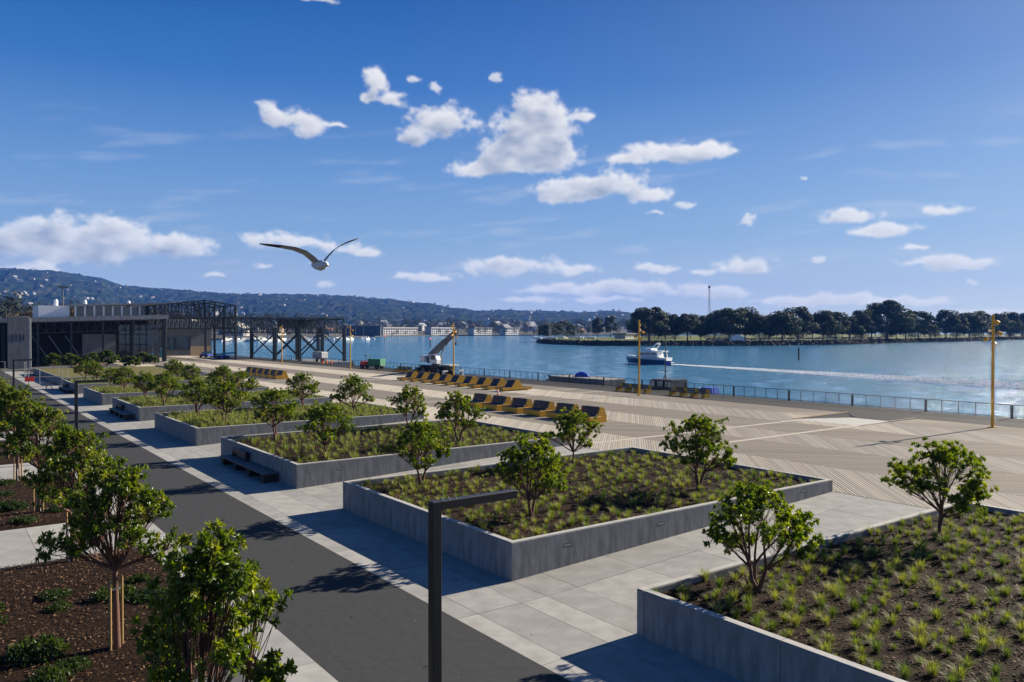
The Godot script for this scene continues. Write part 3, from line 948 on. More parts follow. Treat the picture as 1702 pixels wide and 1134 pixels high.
func trees() -> void:
	var greens := [Color(0.075, 0.112, 0.018), Color(0.115, 0.155, 0.024), Color(0.165, 0.2, 0.03), Color(0.09, 0.132, 0.025), Color(0.25, 0.26, 0.04)]
	var small := []
	for k in 6: small.append(tree_meshes(100 + k, 2.8, 1.6, 0.62, 11, 22, 0.13, false, [2, 3, 1, 2, 3, 2][k], greens))
	var rng := RandomNumberGenerator.new()
	rng.seed = 8
	for i in PLANTERS.size():
		var z0: float = PLANTERS[i][0]
		var z1: float = PLANTERS[i][1]
		for sx in 2:
			for sz in 2:
				if i == 0 and sz == 0: continue
				var x: float = [16.6, 25.7][sx] + rng.randf_range(-0.25, 0.25)
				var z: float = [z0 - 2.6, z1 + 1.6][sz] + rng.randf_range(-0.2, 0.2)
				if i >= 2 and sx == 1: x += rng.randf_range(-1.0, 1.6)
				if i == 4 and sx == 1: x = 23.3 + 0.4 * sz
				var big := 0.95 + rng.randf_range(0.0, 0.18) + (0.06 if i in [2, 3] else (-0.1 if i > 4 else 0.0))
				var label := "small evergreen tree in the %s planter, %s side, %s the steel terminal" % [ORDINAL[i], ["path", "deck"][sx], ["away from", "toward"][sz]]
				plant_tree(small[(i * 4 + sx * 2 + sz + (1 if i == 1 else 0)) % 6], label, Vector3(x, soil_y(x, z, soil_noise), z), rng.randf() * TAU, big, "trees in the concrete planters")
	# taller staked trees in the beds on the other side of the path
	var tall := []
	for k in 3: tall.append(tree_meshes(200 + k, 4.6, 1.65, 1.75, 15, 23, 0.14, true, 1, greens))
	var low := tree_meshes(210, 4.75, 1.35, 0.9, 16, 21, 0.14, true, 2, [greens[1], greens[2], greens[3], greens[4], Color(0.2, 0.23, 0.035)])
	for k in 10:
		var z := -11.8 - 8.6 * k
		var at := Vector3(3.6 + rng.randf_range(-0.1, 0.25), 0.03, z)
		var label: String = ["bushy evergreen tree with leaves nearly to the ground beside the lamp post", "staked evergreen tree on a bare trunk in the mulch bed, next to the bushy one"][k] if k < 2 else "staked evergreen tree in the beds across the path, %s from the bushy one" % ["third", "fourth", "fifth", "sixth", "seventh", "eighth", "ninth", "tenth"][k - 2]
		var t := plant_tree(low if k == 0 else tall[k % 3], label, at, [0.4, 2.2, 4.0, 1.1, 5.2, 3.3, 0.2, 2.8, 1.7, 5.9][k], [1.0, 0.98, 0.98, 1.0, 1.04, 0.95, 1.0, 1.0, 1.0, 1.0][k], "staked trees across the path", "staked_tree")
		if k == 0:
			t.scale = Vector3(0.86, 1.08, 0.86)
			t.position.x -= 0.3
			continue
		t.scale *= Vector3(0.9, 1.0, 0.9)
		for s in [-1, 1]:
			var b := MB.new()
			b.tube([Vector3(0.02, -0.1, 0.2 * s), Vector3(0.02, 1.72, 0.2 * s)], [0.035, 0.035], 8)
			part("stake", b, M.stake, t)
			var q := MB.new()
			q.bar(Vector3(0.02, 1.45, 0.2 * s), Vector3(0, 1.45, 0), 0.012, 0.04)
			part("tie", q, M.rubber, t)
		var pv := MB.new()
		pv.tube([Vector3(0.09, 0.0, 0.06), Vector3(0.09, 1.3, 0.06)], [0.016, 0.016], 6)
		part("watering_tube", pv, M.white_paint, t)

func tuft_mesh(sd: int, h: float, blades: int, tint: Color) -> ArrayMesh:
	var rng := RandomNumberGenerator.new()
	rng.seed = sd
	var b := MB.new()
	for i in blades:
		var a := rng.randf() * TAU
		var d := Vector3(cos(a), 0, sin(a))
		var l := h * rng.randf_range(0.55, 1.1)
		var lean := rng.randf_range(0.2, 1.15)
		var at := d * rng.randf() * 0.07
		var m := at + (Vector3.UP * 0.62 + d * lean * 0.3) * l
		var tip := at + (Vector3.UP * lerpf(1.0, 0.7, lean) + d * lean * 0.85) * l
		var s := d.cross(Vector3.UP) * 0.0045
		var v := rng.randf_range(0.65, 1.25)
		var dry := rng.randf() * 0.5
		b.col = Color(tint.r * v, tint.g * v, tint.b * v).lerp(Color(0.3, 0.26, 0.12), dry * 0.5)
		b.quad(at - s, at + s, m + s * 0.8, m - s * 0.8)
		b.tri(m - s * 0.8, m + s * 0.8, tip)
	return b.mesh()

func grasses() -> void:
	var green := []
	var pale := []
	for k in 4:
		green.append(tuft_mesh(300 + k, 0.33 + 0.03 * k, 120, [Color(0.2, 0.225, 0.05), Color(0.29, 0.28, 0.075), Color(0.13, 0.17, 0.04), Color(0.36, 0.32, 0.12)][k]))
		pale.append(tuft_mesh(320 + k, 0.46 + 0.04 * k, 90, [Color(0.25, 0.25, 0.085), Color(0.2, 0.22, 0.06), Color(0.29, 0.27, 0.11), Color(0.22, 0.24, 0.07)][k]))
	var rng := RandomNumberGenerator.new()
	rng.seed = 55
	var spots := []
	for i in PLANTERS.size():
		var z0: float = PLANTERS[i][0]
		var z1: float = PLANTERS[i][1]
		var step: float = [0.46, 0.5][i] if i < 2 else (0.6 if i == 2 else 0.42)
		var x := 14.5
		while x < 30.7:
			var z := z0 - 0.5
			while z > z1 + 0.4:
				var p := Vector3(x + rng.randf_range(-0.24, 0.24), 0, z + rng.randf_range(-0.24, 0.24))
				p.y = soil_y(p.x, p.z, soil_noise) - 0.01
				if rng.randf() < 0.84: spots.append([p.distance_to(Vector3(4, 7.5, 0)) + (0.0 if i == 1 or (i == 0 and p.x * 0.593 - p.z * 0.805 > 14.0) else 200.0), p, i])
				z -= step
			x += step
	spots.sort_custom(func(a, b): return a[0] < b[0])
	var sets := {}
	for k in spots.size():
		var i: int = spots[k][2]
		var meshes: Array = green if i < 2 else (pale if i > 2 or rng.randf() < 0.6 else green)
		var m: Mesh = meshes[rng.randi() % 4]
		var s := rng.randf_range(0.45, 1.05) * (1.0 if i < 2 else 1.05)
		var turn := rng.randf() * TAU
		if k < 300:
			var o := part("grass_tuft", m, M.grass_blade, null, spots[k][1])
			o.rotation.y = turn
			o.scale = Vector3.ONE * s
			tag(o, "short yellow-green grass tuft in bark mulch of a concrete planter", "grass tuft", "grass tufts in the planters")
		else:
			if not sets.has(m): sets[m] = []
			sets[m].append(Transform3D(Basis(Vector3.UP, turn).scaled(Vector3.ONE * s), spots[k][1]))
	var rest := Node3D.new()
	rest.name = "grass_tufts"
	add_child(rest)
	tag(rest, "many more green and straw grass tufts filling the planters", "grass", "", "stuff")
	for m in sets: many("tufts", m, M.grass_blade, sets[m], [], rest)
	# bark chips
	var c := MB.new()
	c.box(Vector3.ZERO, Vector3(0.055, 0.009, 0.02))
	var xf := []
	var cols := []
	var areas := []
	for i in 4: areas.append([14.25, 30.75, PLANTERS[i][0] - 0.25, PLANTERS[i][1] + 0.25, [120, 120, 60, 20][i], true])
	for k in 3: areas.append([-7.0, 5.9, -32.4 - 17.3 * (k - 1) + 14.4 - 17.3, -32.4 - 17.3 * (k - 1) + 2.9 - 17.3, [90, 50, 20][k], false])
	areas.append([-6.0, 5.9, -12.4, -1.0, 60, false])
	for a in areas:
		for k in int((a[1] - a[0]) * absf(a[2] - a[3]) * a[4]):
			var x := rng.randf_range(a[0], a[1])
			var z := rng.randf_range(minf(a[2], a[3]), maxf(a[2], a[3]))
			var y: float = soil_y(x, z, soil_noise) + 0.006 if a[5] else 0.085 + rng.randf_range(-0.02, 0.012)
			xf.append(Transform3D(Basis.from_euler(Vector3(rng.randf_range(-0.5, 0.5), rng.randf() * TAU, rng.randf_range(-0.5, 0.5))).scaled(Vector3.ONE * rng.randf_range(0.5, 1.5)), Vector3(x, y, z)))
			var v := pow(rng.randf(), 2.3)
			cols.append(Color(0.028, 0.013, 0.007).lerp(Color(0.25, 0.15, 0.09), v))
	var lit := []
	for k in 160:
		var lx := rng.randf_range(6.1, 13.9)
		lit.append(Transform3D(Basis.from_euler(Vector3(rng.randf_range(-0.3, 0.3), rng.randf() * TAU, rng.randf_range(-0.3, 0.3))).scaled(Vector3.ONE * rng.randf_range(0.6, 1.3)), Vector3(lx, 0.012, -rng.randf_range(8.0, 70.0))))
	var lf := MB.new()
	lf.col = Color(0.16, 0.1, 0.04)
	small_leaf(lf, Vector3.ZERO, Vector3(1, 0, 0), Vector3.UP, 0.09, 0.04)
	tag(many("leaf_litter", lf.mesh(), M.leaf, lit, []), "dry fallen leaves scattered on the path and paving", "leaves")
	tag(many("bark_chips", c.mesh(), M.chips, xf, cols), "brown bark chip mulch scattered over the planters and beds", "mulch")

func low_shrubs() -> void:
	var kinds := []
	for k in 3:
		var rng := RandomNumberGenerator.new()
		rng.seed = 400 + k
		var b := MB.new()
		for i in 150:
			var d := unit(rng)
			d.y = absf(d.y)
			var p := Vector3(d.x * 0.45, d.y * 0.16, d.z * 0.45) * pow(rng.randf(), 0.4)
			rosette(b, rng, p, (d + Vector3.UP * 0.7).normalized(), 6, 0.075, false, [Color(0.03, 0.055, 0.022), Color(0.04, 0.065, 0.022), Color(0.055, 0.08, 0.03)][k])
		kinds.append(b.mesh())
	var rng := RandomNumberGenerator.new()
	rng.seed = 71
	for k in range(-1, 4):
		var zt := -32.4 - 17.3 * k + 17.3 - 2.75
		for i in 26:
			var p := Vector3(5.3 - rng.randf() * (6.0 if k < 1 else 5.0), 0.06, zt - 0.8 - rng.randf() * 10.2)
			if absf(p.x - 3.65) < 0.4: continue
			var o := part("ground_cover_plant", kinds[rng.randi() % 3], M.leaf, null, p)
			o.rotation.y = rng.randf() * TAU
			o.scale = Vector3(1, rng.randf_range(0.8, 1.6), 1) * rng.randf_range(0.7, 1.5)
			tag(o, "low dark green spreading plant in the mulch bed by the path", "plant", "ground cover in the mulch beds")
	# shrubs at the foot of the terminal
	var bush := tree_meshes(430, 2.6, 1.9, 0.3, 9, 16, 0.3, false, 3, [Color(0.05, 0.085, 0.02), Color(0.07, 0.1, 0.025), Color(0.1, 0.12, 0.03)])
	for i in 9:
		plant_tree(bush, "rounded green shrub in the dry grass before the terminal shed", Vector3(19.5 + i * 2.3 + rng.randf_range(-0.6, 0.6), 0.3, -163.0 - rng.randf() * 12.0 - (8.0 if i > 5 else 0.0)), rng.randf() * TAU, rng.randf_range(0.7, 1.35), "shrubs before the terminal", "shrub", "shrub")
# ---------------------------------------------------------------- street furniture and vehicles
func cyl(b: MB, at: Vector3, to: Vector3, r: float, k := 10, r2 := -1.0) -> void:
	b.tube([at, to], [r, r if r2 < 0.0 else r2], k)

func lamp_posts() -> void:
	var labels := ["black square lamp post beside the bushy tree", "black square lamp post further along the path, before the benches", "black square lamp post close to the wire gate"]
	var z := [-11.4, -51.4, -93.0]
	for k in 3:
		var t := thing("lamp_post", labels[k], "lamp post", Vector3(6.8, 0, z[k]), 0.0, "lamp posts along the path")
		var p := MB.new()
		p.cbox(Vector3(0, 2.325, 0), Vector3(0.17, 4.65, 0.17), 0.008)
		part("post", p, M.black, t)
		var a := MB.new()
		a.cbox(Vector3(0.88, 4.575, 0), Vector3(1.58, 0.145, 0.165), 0.008)
		part("arm", a, M.black, t)
		for i in 4:
			var q := MB.new()
			cyl(q, Vector3(0.17 + 0.1 * (i % 2) + 0.12 * (i / 2), 4.645, -0.04 + 0.08 * (i % 2)), Vector3(0.17 + 0.1 * (i % 2) + 0.12 * (i / 2), 4.675, -0.04 + 0.08 * (i % 2)), 0.012, 6)
			part("bolt", q, M.galvanised, t)
		var l := MB.new()
		l.box(Vector3(1.2, 4.5, 0), Vector3(0.9, 0.012, 0.1))
		part("lamp_lens", l, M.lens, t)
		var f := MB.new()
		f.cbox(Vector3(0, 0.015, 0), Vector3(0.34, 0.03, 0.34), 0.006)
		part("base_plate", f, M.black, t)

func light_poles() -> void:
	var spots := [[60.7, -24.9], [60.5, -59.4], [60.7, -96.5], [60.9, -131.5], [60.3, -164.0], [62.0, -233.0]]
	var labels := ["tall yellow light pole beside the deck ramp, casting a long shadow", "tall yellow light pole next to the two quay benches", "tall yellow light pole before the mobile crane", "tall yellow light pole beside the green cart", "tall yellow light pole before the steel frame's low wing", "tall yellow light pole inside the steel frame"]
	for k in spots.size():
		var t := thing("light_pole", labels[k], "light pole", Vector3(spots[k][0], DECK, spots[k][1]), k * 0.9, "yellow light poles along the deck")
		var p := MB.new()
		p.tube([Vector3(0, 0, 0), Vector3(0, 4, 0), Vector3(0, 8, 0)], [0.105, 0.097, 0.085], 14)
		part("pole", p, M.yellow, t)
		var f := MB.new()
		f.tube([Vector3(0, 0, 0), Vector3(0, 0.05, 0)], [0.26, 0.26], 12)
		part("base_plate", f, M.yellow, t)
		for i in 5:
			var a := [0.2, 3.1, 1.4, 4.4, 2.5][i] as float
			var y := [7.55, 7.0, 6.75, 6.3, 6.0][i] as float
			var d := Vector3(cos(a), 0, sin(a))
			var h := MB.new()
			cyl(h, d * 0.3 + Vector3.UP * y, d * 0.58 + Vector3.UP * (y - 0.14), 0.1, 12, 0.13)
			var head := part("floodlight", h, M.yellow, t)
			var s := MB.new()
			s.bar(Vector3.UP * (y - 0.02), d * 0.34 + Vector3.UP * y, 0.05, 0.05)
			part("bracket", s, M.yellow, head)
			var g := MB.new()
			cyl(g, d * 0.565 + Vector3.UP * (y - 0.132), d * 0.59 + Vector3.UP * (y - 0.145), 0.11, 12)
			part("lamp_lens", g, M.lens, head)

func lounger(at: Vector3, label: String, proto: Node3D) -> Node3D:
	if proto: return copy(proto, at, 0.0, label)
	var t := thing("deck_lounger", label, "lounger", at, 0.0, "yellow loungers on the deck")
	# yellow steel tray, dark timber seats on either side of a raised wedge with yellow cheeks
	var b := MB.new()
	b.cbox(Vector3(0, 0.24, 0), Vector3(4.2, 0.28, 1.5), 0.015)
	part("base", b, M.yellow, t)
	for s in [-1, 1]:
		var f := MB.new()
		f.cbox(Vector3(s * 1.3, 0.06, 0), Vector3(0.5, 0.12, 1.3), 0.01)
		part("foot", f, M.yellow, t)
		for k in 6:
			var w := MB.new()
			w.cbox(Vector3(s * (0.92 + k * 0.215), 0.395, 0), Vector3(0.2, 0.035, 1.46), 0.006)
			part("seat_slat", w, M.dark_wood, t)
		for k in 5:
			var w := MB.new()
			var u := (k + 0.5) / 5.0
			w.cbox(Vector3(s * (0.8 - 0.6 * u), 0.4 + 0.8 * u, 0), Vector3(0.035, 0.19, 1.3), 0.006, Basis(Vector3(0, 0, 1), s * 0.6435))
			part("back_slat", w, M.dark_wood, t)
		var e := MB.new()
		e.prism(Vector3(0, 0.375, s * 0.7), [Vector2(-0.82, 0), Vector2(0.82, 0), Vector2(0.22, 0.85), Vector2(-0.22, 0.85)], 0.045)
		part("cheek", e, M.yellow, t)
	var c := MB.new()
	c.cbox(Vector3(0, 1.2, 0), Vector3(0.4, 0.04, 1.32), 0.01)
	part("cap", c, M.dark_wood, t)
	return t

func loungers() -> void:
	var first := lounger(Vector3(54.2, DECK, -73.2), "yellow lounger with dark slats in the row of nine before the crane", null)
	for k in range(1, 9): lounger(Vector3(54.2, DECK, -73.2 - 2.95 * k), "yellow lounger with dark slats in the row of nine before the crane", first)
	# wedge-backed seats, two rows nearer the planters
	var t := thing("wedge_seat", "yellow wedge-backed seat in the row beside the third planter", "seat", Vector3(39.0, DECK, -44.4), 0.0, "yellow seats on the deck")
	var b := MB.new()
	b.cbox(Vector3(0.62, 0.28, 0), Vector3(1.24, 0.4, 2.2), 0.015)
	part("seat_box", b, M.yellow, t)
	b = MB.new()
	b.cbox(Vector3(0.55, 0.09, 0.85), Vector3(0.95, 0.18, 0.45), 0.012)
	part("foot", b, M.yellow, t)
	b = MB.new()
	b.cbox(Vector3(1.6, 0.2, -0.1), Vector3(0.7, 0.4, 1.9), 0.012)
	part("foot", b, M.yellow, t)
	for k in 4:
		b = MB.new()
		b.cbox(Vector3(0.14 + 0.19 * k, 0.497, 0), Vector3(0.175, 0.034, 2.16), 0.006)
		part("seat_slat", b, M.dark_wood, t)
	for s in [-1, 1]:
		for k in 4:
			b = MB.new()
			var u := (k + 0.5) / 4.0
			b.cbox(Vector3(1.3 + s * (0.46 - 0.3 * u), 0.5 + 0.62 * u, 0), Vector3(0.035, 0.155, 1.76), 0.006, Basis(Vector3(0, 0, 1), s * 0.38))
			part("back_slat", b, M.dark_wood, t)
		b = MB.new()
		b.prism(Vector3(1.3, 0.38, s * 1.0), [Vector2(-0.5, 0), Vector2(0.5, 0), Vector2(0.17, 0.78), Vector2(-0.17, 0.78)], 0.06)
		part("cheek", b, M.yellow, t)
	b = MB.new()
	b.cbox(Vector3(1.3, 1.15, 0), Vector3(0.32, 0.03, 1.9), 0.008)
	part("cap", b, M.dark_wood, t)
	for k in range(1, 6): copy(t, Vector3(39.0, DECK, -44.4 - 2.95 * k))
	for k in 6: copy(t, Vector3(39.5, DECK, -111.0 - 2.75 * k), 0.0, "yellow wedge-backed seat in the row by the sixth planter")

func quay_benches() -> void:
	var spots := [[67.2, -67.0], [67.4, -58.6], [67.2, -123.5], [67.2, -117.0]]
	var labels := ["long timber bench on yellow blocks behind the second light pole", "long timber bench on yellow blocks nearer the deck ramp", "long timber bench on yellow blocks between green cart and crane", "long timber bench on yellow blocks partly behind the crane"]
	for k in 4:
		var t := thing("quay_bench", labels[k], "bench", Vector3(spots[k][0], WALK, spots[k][1]), 0.0, "benches along the quay railing")
		for i in 3:
			var w := MB.new()
			w.cbox(Vector3(-0.28 + 0.24 * i, 0.475, 0), Vector3(0.22, 0.06, 5.1), 0.01)
			part("seat_board", w, M.dark_wood, t)
		for i in 2:
			var w := MB.new()
			w.cbox(Vector3(0.36, 0.66 + 0.2 * i, 0), Vector3(0.06, 0.18, 5.1), 0.01)
			part("back_board", w, M.dark_wood, t)
		for i in 4:
			var f := MB.new()
			f.prism(Vector3(0, 0, -2.3 + 1.55 * i), [Vector2(-0.42, 0), Vector2(0.42, 0), Vector2(0.42, 0.92), Vector2(0.33, 0.92), Vector2(0.28, 0.445), Vector2(-0.42, 0.445)], 0.22)
			part("foot", f, M.yellow, t)

func wheel(parent: Node, at: Vector3, r: float, w: float, ax := Vector3(1, 0, 0)) -> void:
	var b := MB.new()
	b.tube([at - ax * w * 0.5, at - ax * w * 0.42, at + ax * w * 0.42, at + ax * w * 0.5], [r * 0.86, r, r, r * 0.86], 20)
	var o := part("wheel", b, M.rubber, parent)
	var h := MB.new()
	h.tube([at - ax * w * 0.53, at + ax * w * 0.53], [r * 0.5, r * 0.5], 14)
	part("rim", h, M.steel_light, o)

func vehicles() -> void:
	# rough terrain crane, its boom raised along the quay
	var t := thing("mobile_crane", "grey and white mobile crane with raised boom on black tyres", "crane", Vector3(66.6, WALK, -110.8), 0.0)
	t.rotation.y = deg_to_rad(12)
	var b := MB.new()
	b.cbox(Vector3(0, 1.25, 0), Vector3(2.0, 0.75, 6.4), 0.05)
	b.cbox(Vector3(0, 1.0, -3.6), Vector3(2.4, 0.5, 1.0), 0.05)
	part("chassis", b, M.steel, t)
	for s in [-1, 1]:
		for z in [-1.9, 1.7]: wheel(t, Vector3(s * 1.15, 0.78, z), 0.78, 0.6)
		for z in [-3.6, 3.6]:
			var o := MB.new()
			o.cbox(Vector3(s * 1.75, 0.85, z), Vector3(1.1, 0.22, 0.3), 0.02)
			o.bar(Vector3(s * 2.2, 0.12, z), Vector3(s * 2.2, 0.95, z), 0.16, 0.16)
			o.cbox(Vector3(s * 2.2, 0.06, z), Vector3(0.6, 0.1, 0.6), 0.02)
			part("outrigger", o, M.off_white, t)
	var d := MB.new()
	d.cbox(Vector3(0, 1.72, 2.9), Vector3(2.2, 0.24, 2.2), 0.03)
	part("deck_plate", d, M.off_white, t)
	var tt := MB.new()
	cyl(tt, Vector3(0, 1.6, -0.2), Vector3(0, 1.95, -0.2), 0.8, 18)
	part("turntable", tt, M.steel_light, t)
	var s2 := MB.new()
	s2.cbox(Vector3(0.15, 2.5, -0.8), Vector3(1.3, 1.1, 2.4), 0.06)
	part("superstructure", s2, M.steel_light, t)
	var cw := MB.new()
	cw.cbox(Vector3(0, 2.7, -2.5), Vector3(2.2, 1.1, 1.1), 0.1)
	part("counterweight", cw, M.white_paint, t)
	var cb := MB.new()
	cb.prism(Vector3(-0.85, 1.95, 0.4), [Vector2(-0.9, 0), Vector2(0.8, 0), Vector2(0.85, 0.7), Vector2(0.4, 1.5), Vector2(-0.9, 1.5)], 0.42, Basis(Vector3(0, 0, 1), Vector3(0, 1, 0), Vector3(-1, 0, 0)))
	var cab := part("cab", cb, M.white_paint, t)
	var cg := MB.new()
	cg.box(Vector3(-1.28, 2.95, 0.25), Vector3(0.02, 0.7, 1.0))
	part("window", cg, M.window_glass, cab)
	var up := Vector3(0, 0.56, 0.83)
	for k in 3:
		var m := MB.new()
		var a: Vector3 = Vector3(0.1, 3.15, -1.7) + up * [0.0, 4.2, 6.0][k]
		m.bar(a, a + up * [4.4, 1.9, 0.9][k], [0.72, 0.6, 0.48][k], [0.86, 0.72, 0.6][k])
		part("boom_section", m, [M.steel_light, M.steel_light, M.black][k], t)
	var hd := MB.new()
	hd.cbox(Vector3(0.1, 3.15, -1.7) + up * 7.0 + Vector3(0, -0.15, 0), Vector3(0.6, 0.9, 0.6), 0.05)
	hd.bar(Vector3(0.1, 3.15, -1.7) + up * 7.1, Vector3(0.1, 5.3, 4.2), 0.03, 0.03)
	hd.cbox(Vector3(0.1, 5.2, 4.2), Vector3(0.25, 0.5, 0.25), 0.04)
	part("hook_block", hd, M.black, t)
	var cyl2 := MB.new()
	cyl(cyl2, Vector3(0.1, 2.3, 0.3), Vector3(0.1, 4.6, 1.5), 0.13)
	part("lift_cylinder", cyl2, M.galvanised, t)

	# traffic cone
	var c := thing("traffic_cone", "orange traffic cone with white bands on the deck by the loungers", "cone", Vector3(46.67, DECK, -65.7))
	var q := MB.new()
	q.cbox(Vector3(0, 0.03, 0), Vector3(0.5, 0.06, 0.5), 0.015)
	part("base", q, M.orange, c)
	q = MB.new()
	cyl(q, Vector3(0, 0.06, 0), Vector3(0, 0.95, 0), 0.19, 14, 0.045)
	part("body", q, M.orange, c)
	for k in 2:
		q = MB.new()
		var y := [0.42, 0.68][k] as float
		cyl(q, Vector3(0, y, 0), Vector3(0, y + 0.15, 0), 0.2 - (y - 0.06) * 0.163, 14, 0.2 - (y + 0.09) * 0.163)
		part("band", q, M.white_paint, c)

	# utility cart with a green box
	var g := thing("utility_cart", "small utility truck with green cargo box by the railing", "truck", Vector3(68.2, WALK, -137.5), 0.5)
	q = MB.new()
	q.cbox(Vector3(0, 1.25, 1.0), Vector3(1.9, 1.3, 2.9), 0.05)
	part("cargo_box", q, M.green_paint, g)
	q = MB.new()
	q.cbox(Vector3(0, 0.55, 0.1), Vector3(1.5, 0.16, 5.0), 0.02)
	part("chassis", q, M.steel, g)
	q = MB.new()
	q.cbox(Vector3(0, 1.0, -1.6), Vector3(1.7, 0.8, 1.4), 0.08)
	part("engine_cover", q, M.red, g)
	q = MB.new()
	for sx in [-0.7, 0.7]: q.bar(Vector3(sx, 1.3, -1.0), Vector3(sx, 2.5, -1.0), 0.08, 0.08)
	q.cbox(Vector3(0, 2.5, -1.0), Vector3(1.6, 0.1, 0.9), 0.03)
	part("roll_frame", q, M.black, g)
	for sx in [-0.85, 0.85]:
		for z in [-1.7, 1.6]: wheel(g, Vector3(sx, 0.42, z), 0.42, 0.25)

	# site things by the low wing of the frame
	var tr := thing("site_trailer", "small white covered trailer under the steel frame", "trailer", Vector3(70.5, WALK + 0.3, -168.0), 0.3)
	q = MB.new()
	q.cbox(Vector3(0, 1.5, 0), Vector3(2.0, 1.5, 3.2), 0.15)
	part("body", q, M.off_white, tr)
	for sx in [-0.95, 0.95]: wheel(tr, Vector3(sx, 0.4, 0), 0.4, 0.2)
	for k in 3:
		var cc := thing("site_cone", "orange marker cone on the quay by the white trailer", "cone", Vector3(69.0 + 0.8 * k, WALK, -163.0 + 0.5 * k), 0.0, "marker cones by the trailer")
		q = MB.new()
		cyl(q, Vector3(0, 0.0, 0), Vector3(0, 1.0, 0), 0.2, 10, 0.05)
		part("body", q, M.orange, cc)
		q = MB.new()
		q.cbox(Vector3(0, 0.02, 0), Vector3(0.45, 0.05, 0.45), 0.01)
		part("base", q, M.rubber, cc)

func gate() -> void:
	var t := thing("wire_gate", "galvanised chain-link gate and fence across the path with red sign", "gate", Vector3(6.2, 0, -122.0))
	for x in [0.0, 4.4, 8.3, 8.9]:
		var b := MB.new()
		cyl(b, Vector3(x, 0, 0), Vector3(x, 2.2, 0), 0.045, 8)
		part("post", b, M.galvanised, t)
	for k in [[0.0, 4.4, 1.35], [4.4, 8.3, 1.35], [4.4, 8.3, 0.12], [0.0, 4.4, 0.12], [8.3, 8.9, 2.1]]:
		var b := MB.new()
		cyl(b, Vector3(k[0], k[2], 0), Vector3(k[1], k[2], 0), 0.035, 8)
		part("rail", b, M.galvanised, t)
	for k in 2:
		var w := MB.new()
		for i in 40:
			var x := k * 4.4 + i * 0.1
			w.bar(Vector3(x, 0.12, 0), Vector3(minf(x + 1.23, k * 4.4 + 4.2), 0.12 + minf(1.23, k * 4.4 + 4.2 - x), 0), 0.004, 0.004)
			w.bar(Vector3(x + 0.2, 0.12, 0), Vector3(maxf(x + 0.2 - 1.23, k * 4.4), 0.12 + minf(1.23, x + 0.2 - k * 4.4), 0), 0.004, 0.004)
		part("wire_mesh", w, M.galvanised, t)
	var s := MB.new()
	s.cbox(Vector3(4.5, 1.1, 0.06), Vector3(1.1, 0.62, 0.03), 0.005)
	part("sign", s, M.red, t)
	# upright fence panels beyond the gate
	for k in 3:
		var f := thing("fence_panel", "upright galvanised fence panel standing beyond the wire gate", "fence", Vector3([13.6, 12.6, 9.0][k], 0, [-128.0, -150.0, -156.0][k]), [0.2, 1.4, 0.0][k], "loose fence panels by the terminal")
		for x in [-1.2, 1.2]:
			var b := MB.new()
			cyl(b, Vector3(x, 0, 0), Vector3(x, 2.4, 0), 0.04, 8)
			part("post", b, M.galvanised, f)
		for y in [0.2, 2.36]:
			var b := MB.new()
			cyl(b, Vector3(-1.2, y, 0), Vector3(1.2, y, 0), 0.035, 8)
			part("rail", b, M.galvanised, f)
	# folding sign board
	var a := thing("folding_sign", "orange folding sign board leaning open on the paving by the gate", "sign", Vector3(12.4, 0, -117.0))
	for s2 in [-1.0, 1.0]:
		var b := MB.new()
		b.box(Vector3(s2 * 0.2, 0.5, 0), Vector3(0.03, 1.05, 0.7), Basis(Vector3(0, 0, 1), s2 * 0.36))
		part("board", b, M.orange if s2 < 0 else M.off_white, a)

# ---------------------------------------------------------------- boats and the gull
func hull(L: float, W: float, H: float, m: MB, bow_rise := 0.35) -> void:
	# bow at -z; sections from stern to bow
	var rows := []
	for i in 13:
		var u := i / 12.0
		var w := W * 0.5 * (1.0 - pow(u, 3.2)) * (0.92 + 0.08 * sin(u * PI))
		var top := H * (1.0 + bow_rise * u * u)
		var z := L * 0.5 - L * u
		var keel := -0.4 + 0.75 * pow(u, 4.0) * H
		var low := w * (0.82 - 0.45 * u)
		rows.append([Vector3(-w, top, z - 0.05 * L * u * u), Vector3(-low, 0.0 + 0.1 * u, z), Vector3(0, keel, z + 0.06 * L * u * u), Vector3(low, 0.0 + 0.1 * u, z), Vector3(w, top, z - 0.05 * L * u * u)])
	for i in 12:
		for j in 4: m.out_quad(rows[i][j], rows[i][j + 1], rows[i + 1][j + 1], rows[i + 1][j], Vector3(0, H * 0.6, (rows[i][2].z + rows[i + 1][2].z) * 0.5))
		m.out_quad(rows[i][0], rows[i + 1][0], rows[i + 1][4], rows[i][4], Vector3(0, -5, rows[i][0].z))
	m.out_quad(rows[0][0], rows[0][1], rows[0][3], rows[0][4], Vector3(0, 0.5, 0))

func loft_box(m: MB, z0: float, z1: float, y0: float, y1: float, w0: float, w1: float, front: float, back: float) -> void:
	var p := [Vector3(-w0, y0, z0), Vector3(w0, y0, z0), Vector3(w0, y0, z1), Vector3(-w0, y0, z1), Vector3(-w1, y1, z0 + front), Vector3(w1, y1, z0 + front), Vector3(w1, y1, z1 - back), Vector3(-w1, y1, z1 - back)]
	var o := Vector3(0, (y0 + y1) * 0.5, (z0 + z1) * 0.5)
	for f in [[0, 1, 5, 4], [1, 2, 6, 5], [2, 3, 7, 6], [3, 0, 4, 7], [4, 5, 6, 7], [0, 1, 2, 3]]: m.out_quad(p[f[0]], p[f[1]], p[f[2]], p[f[3]], o)

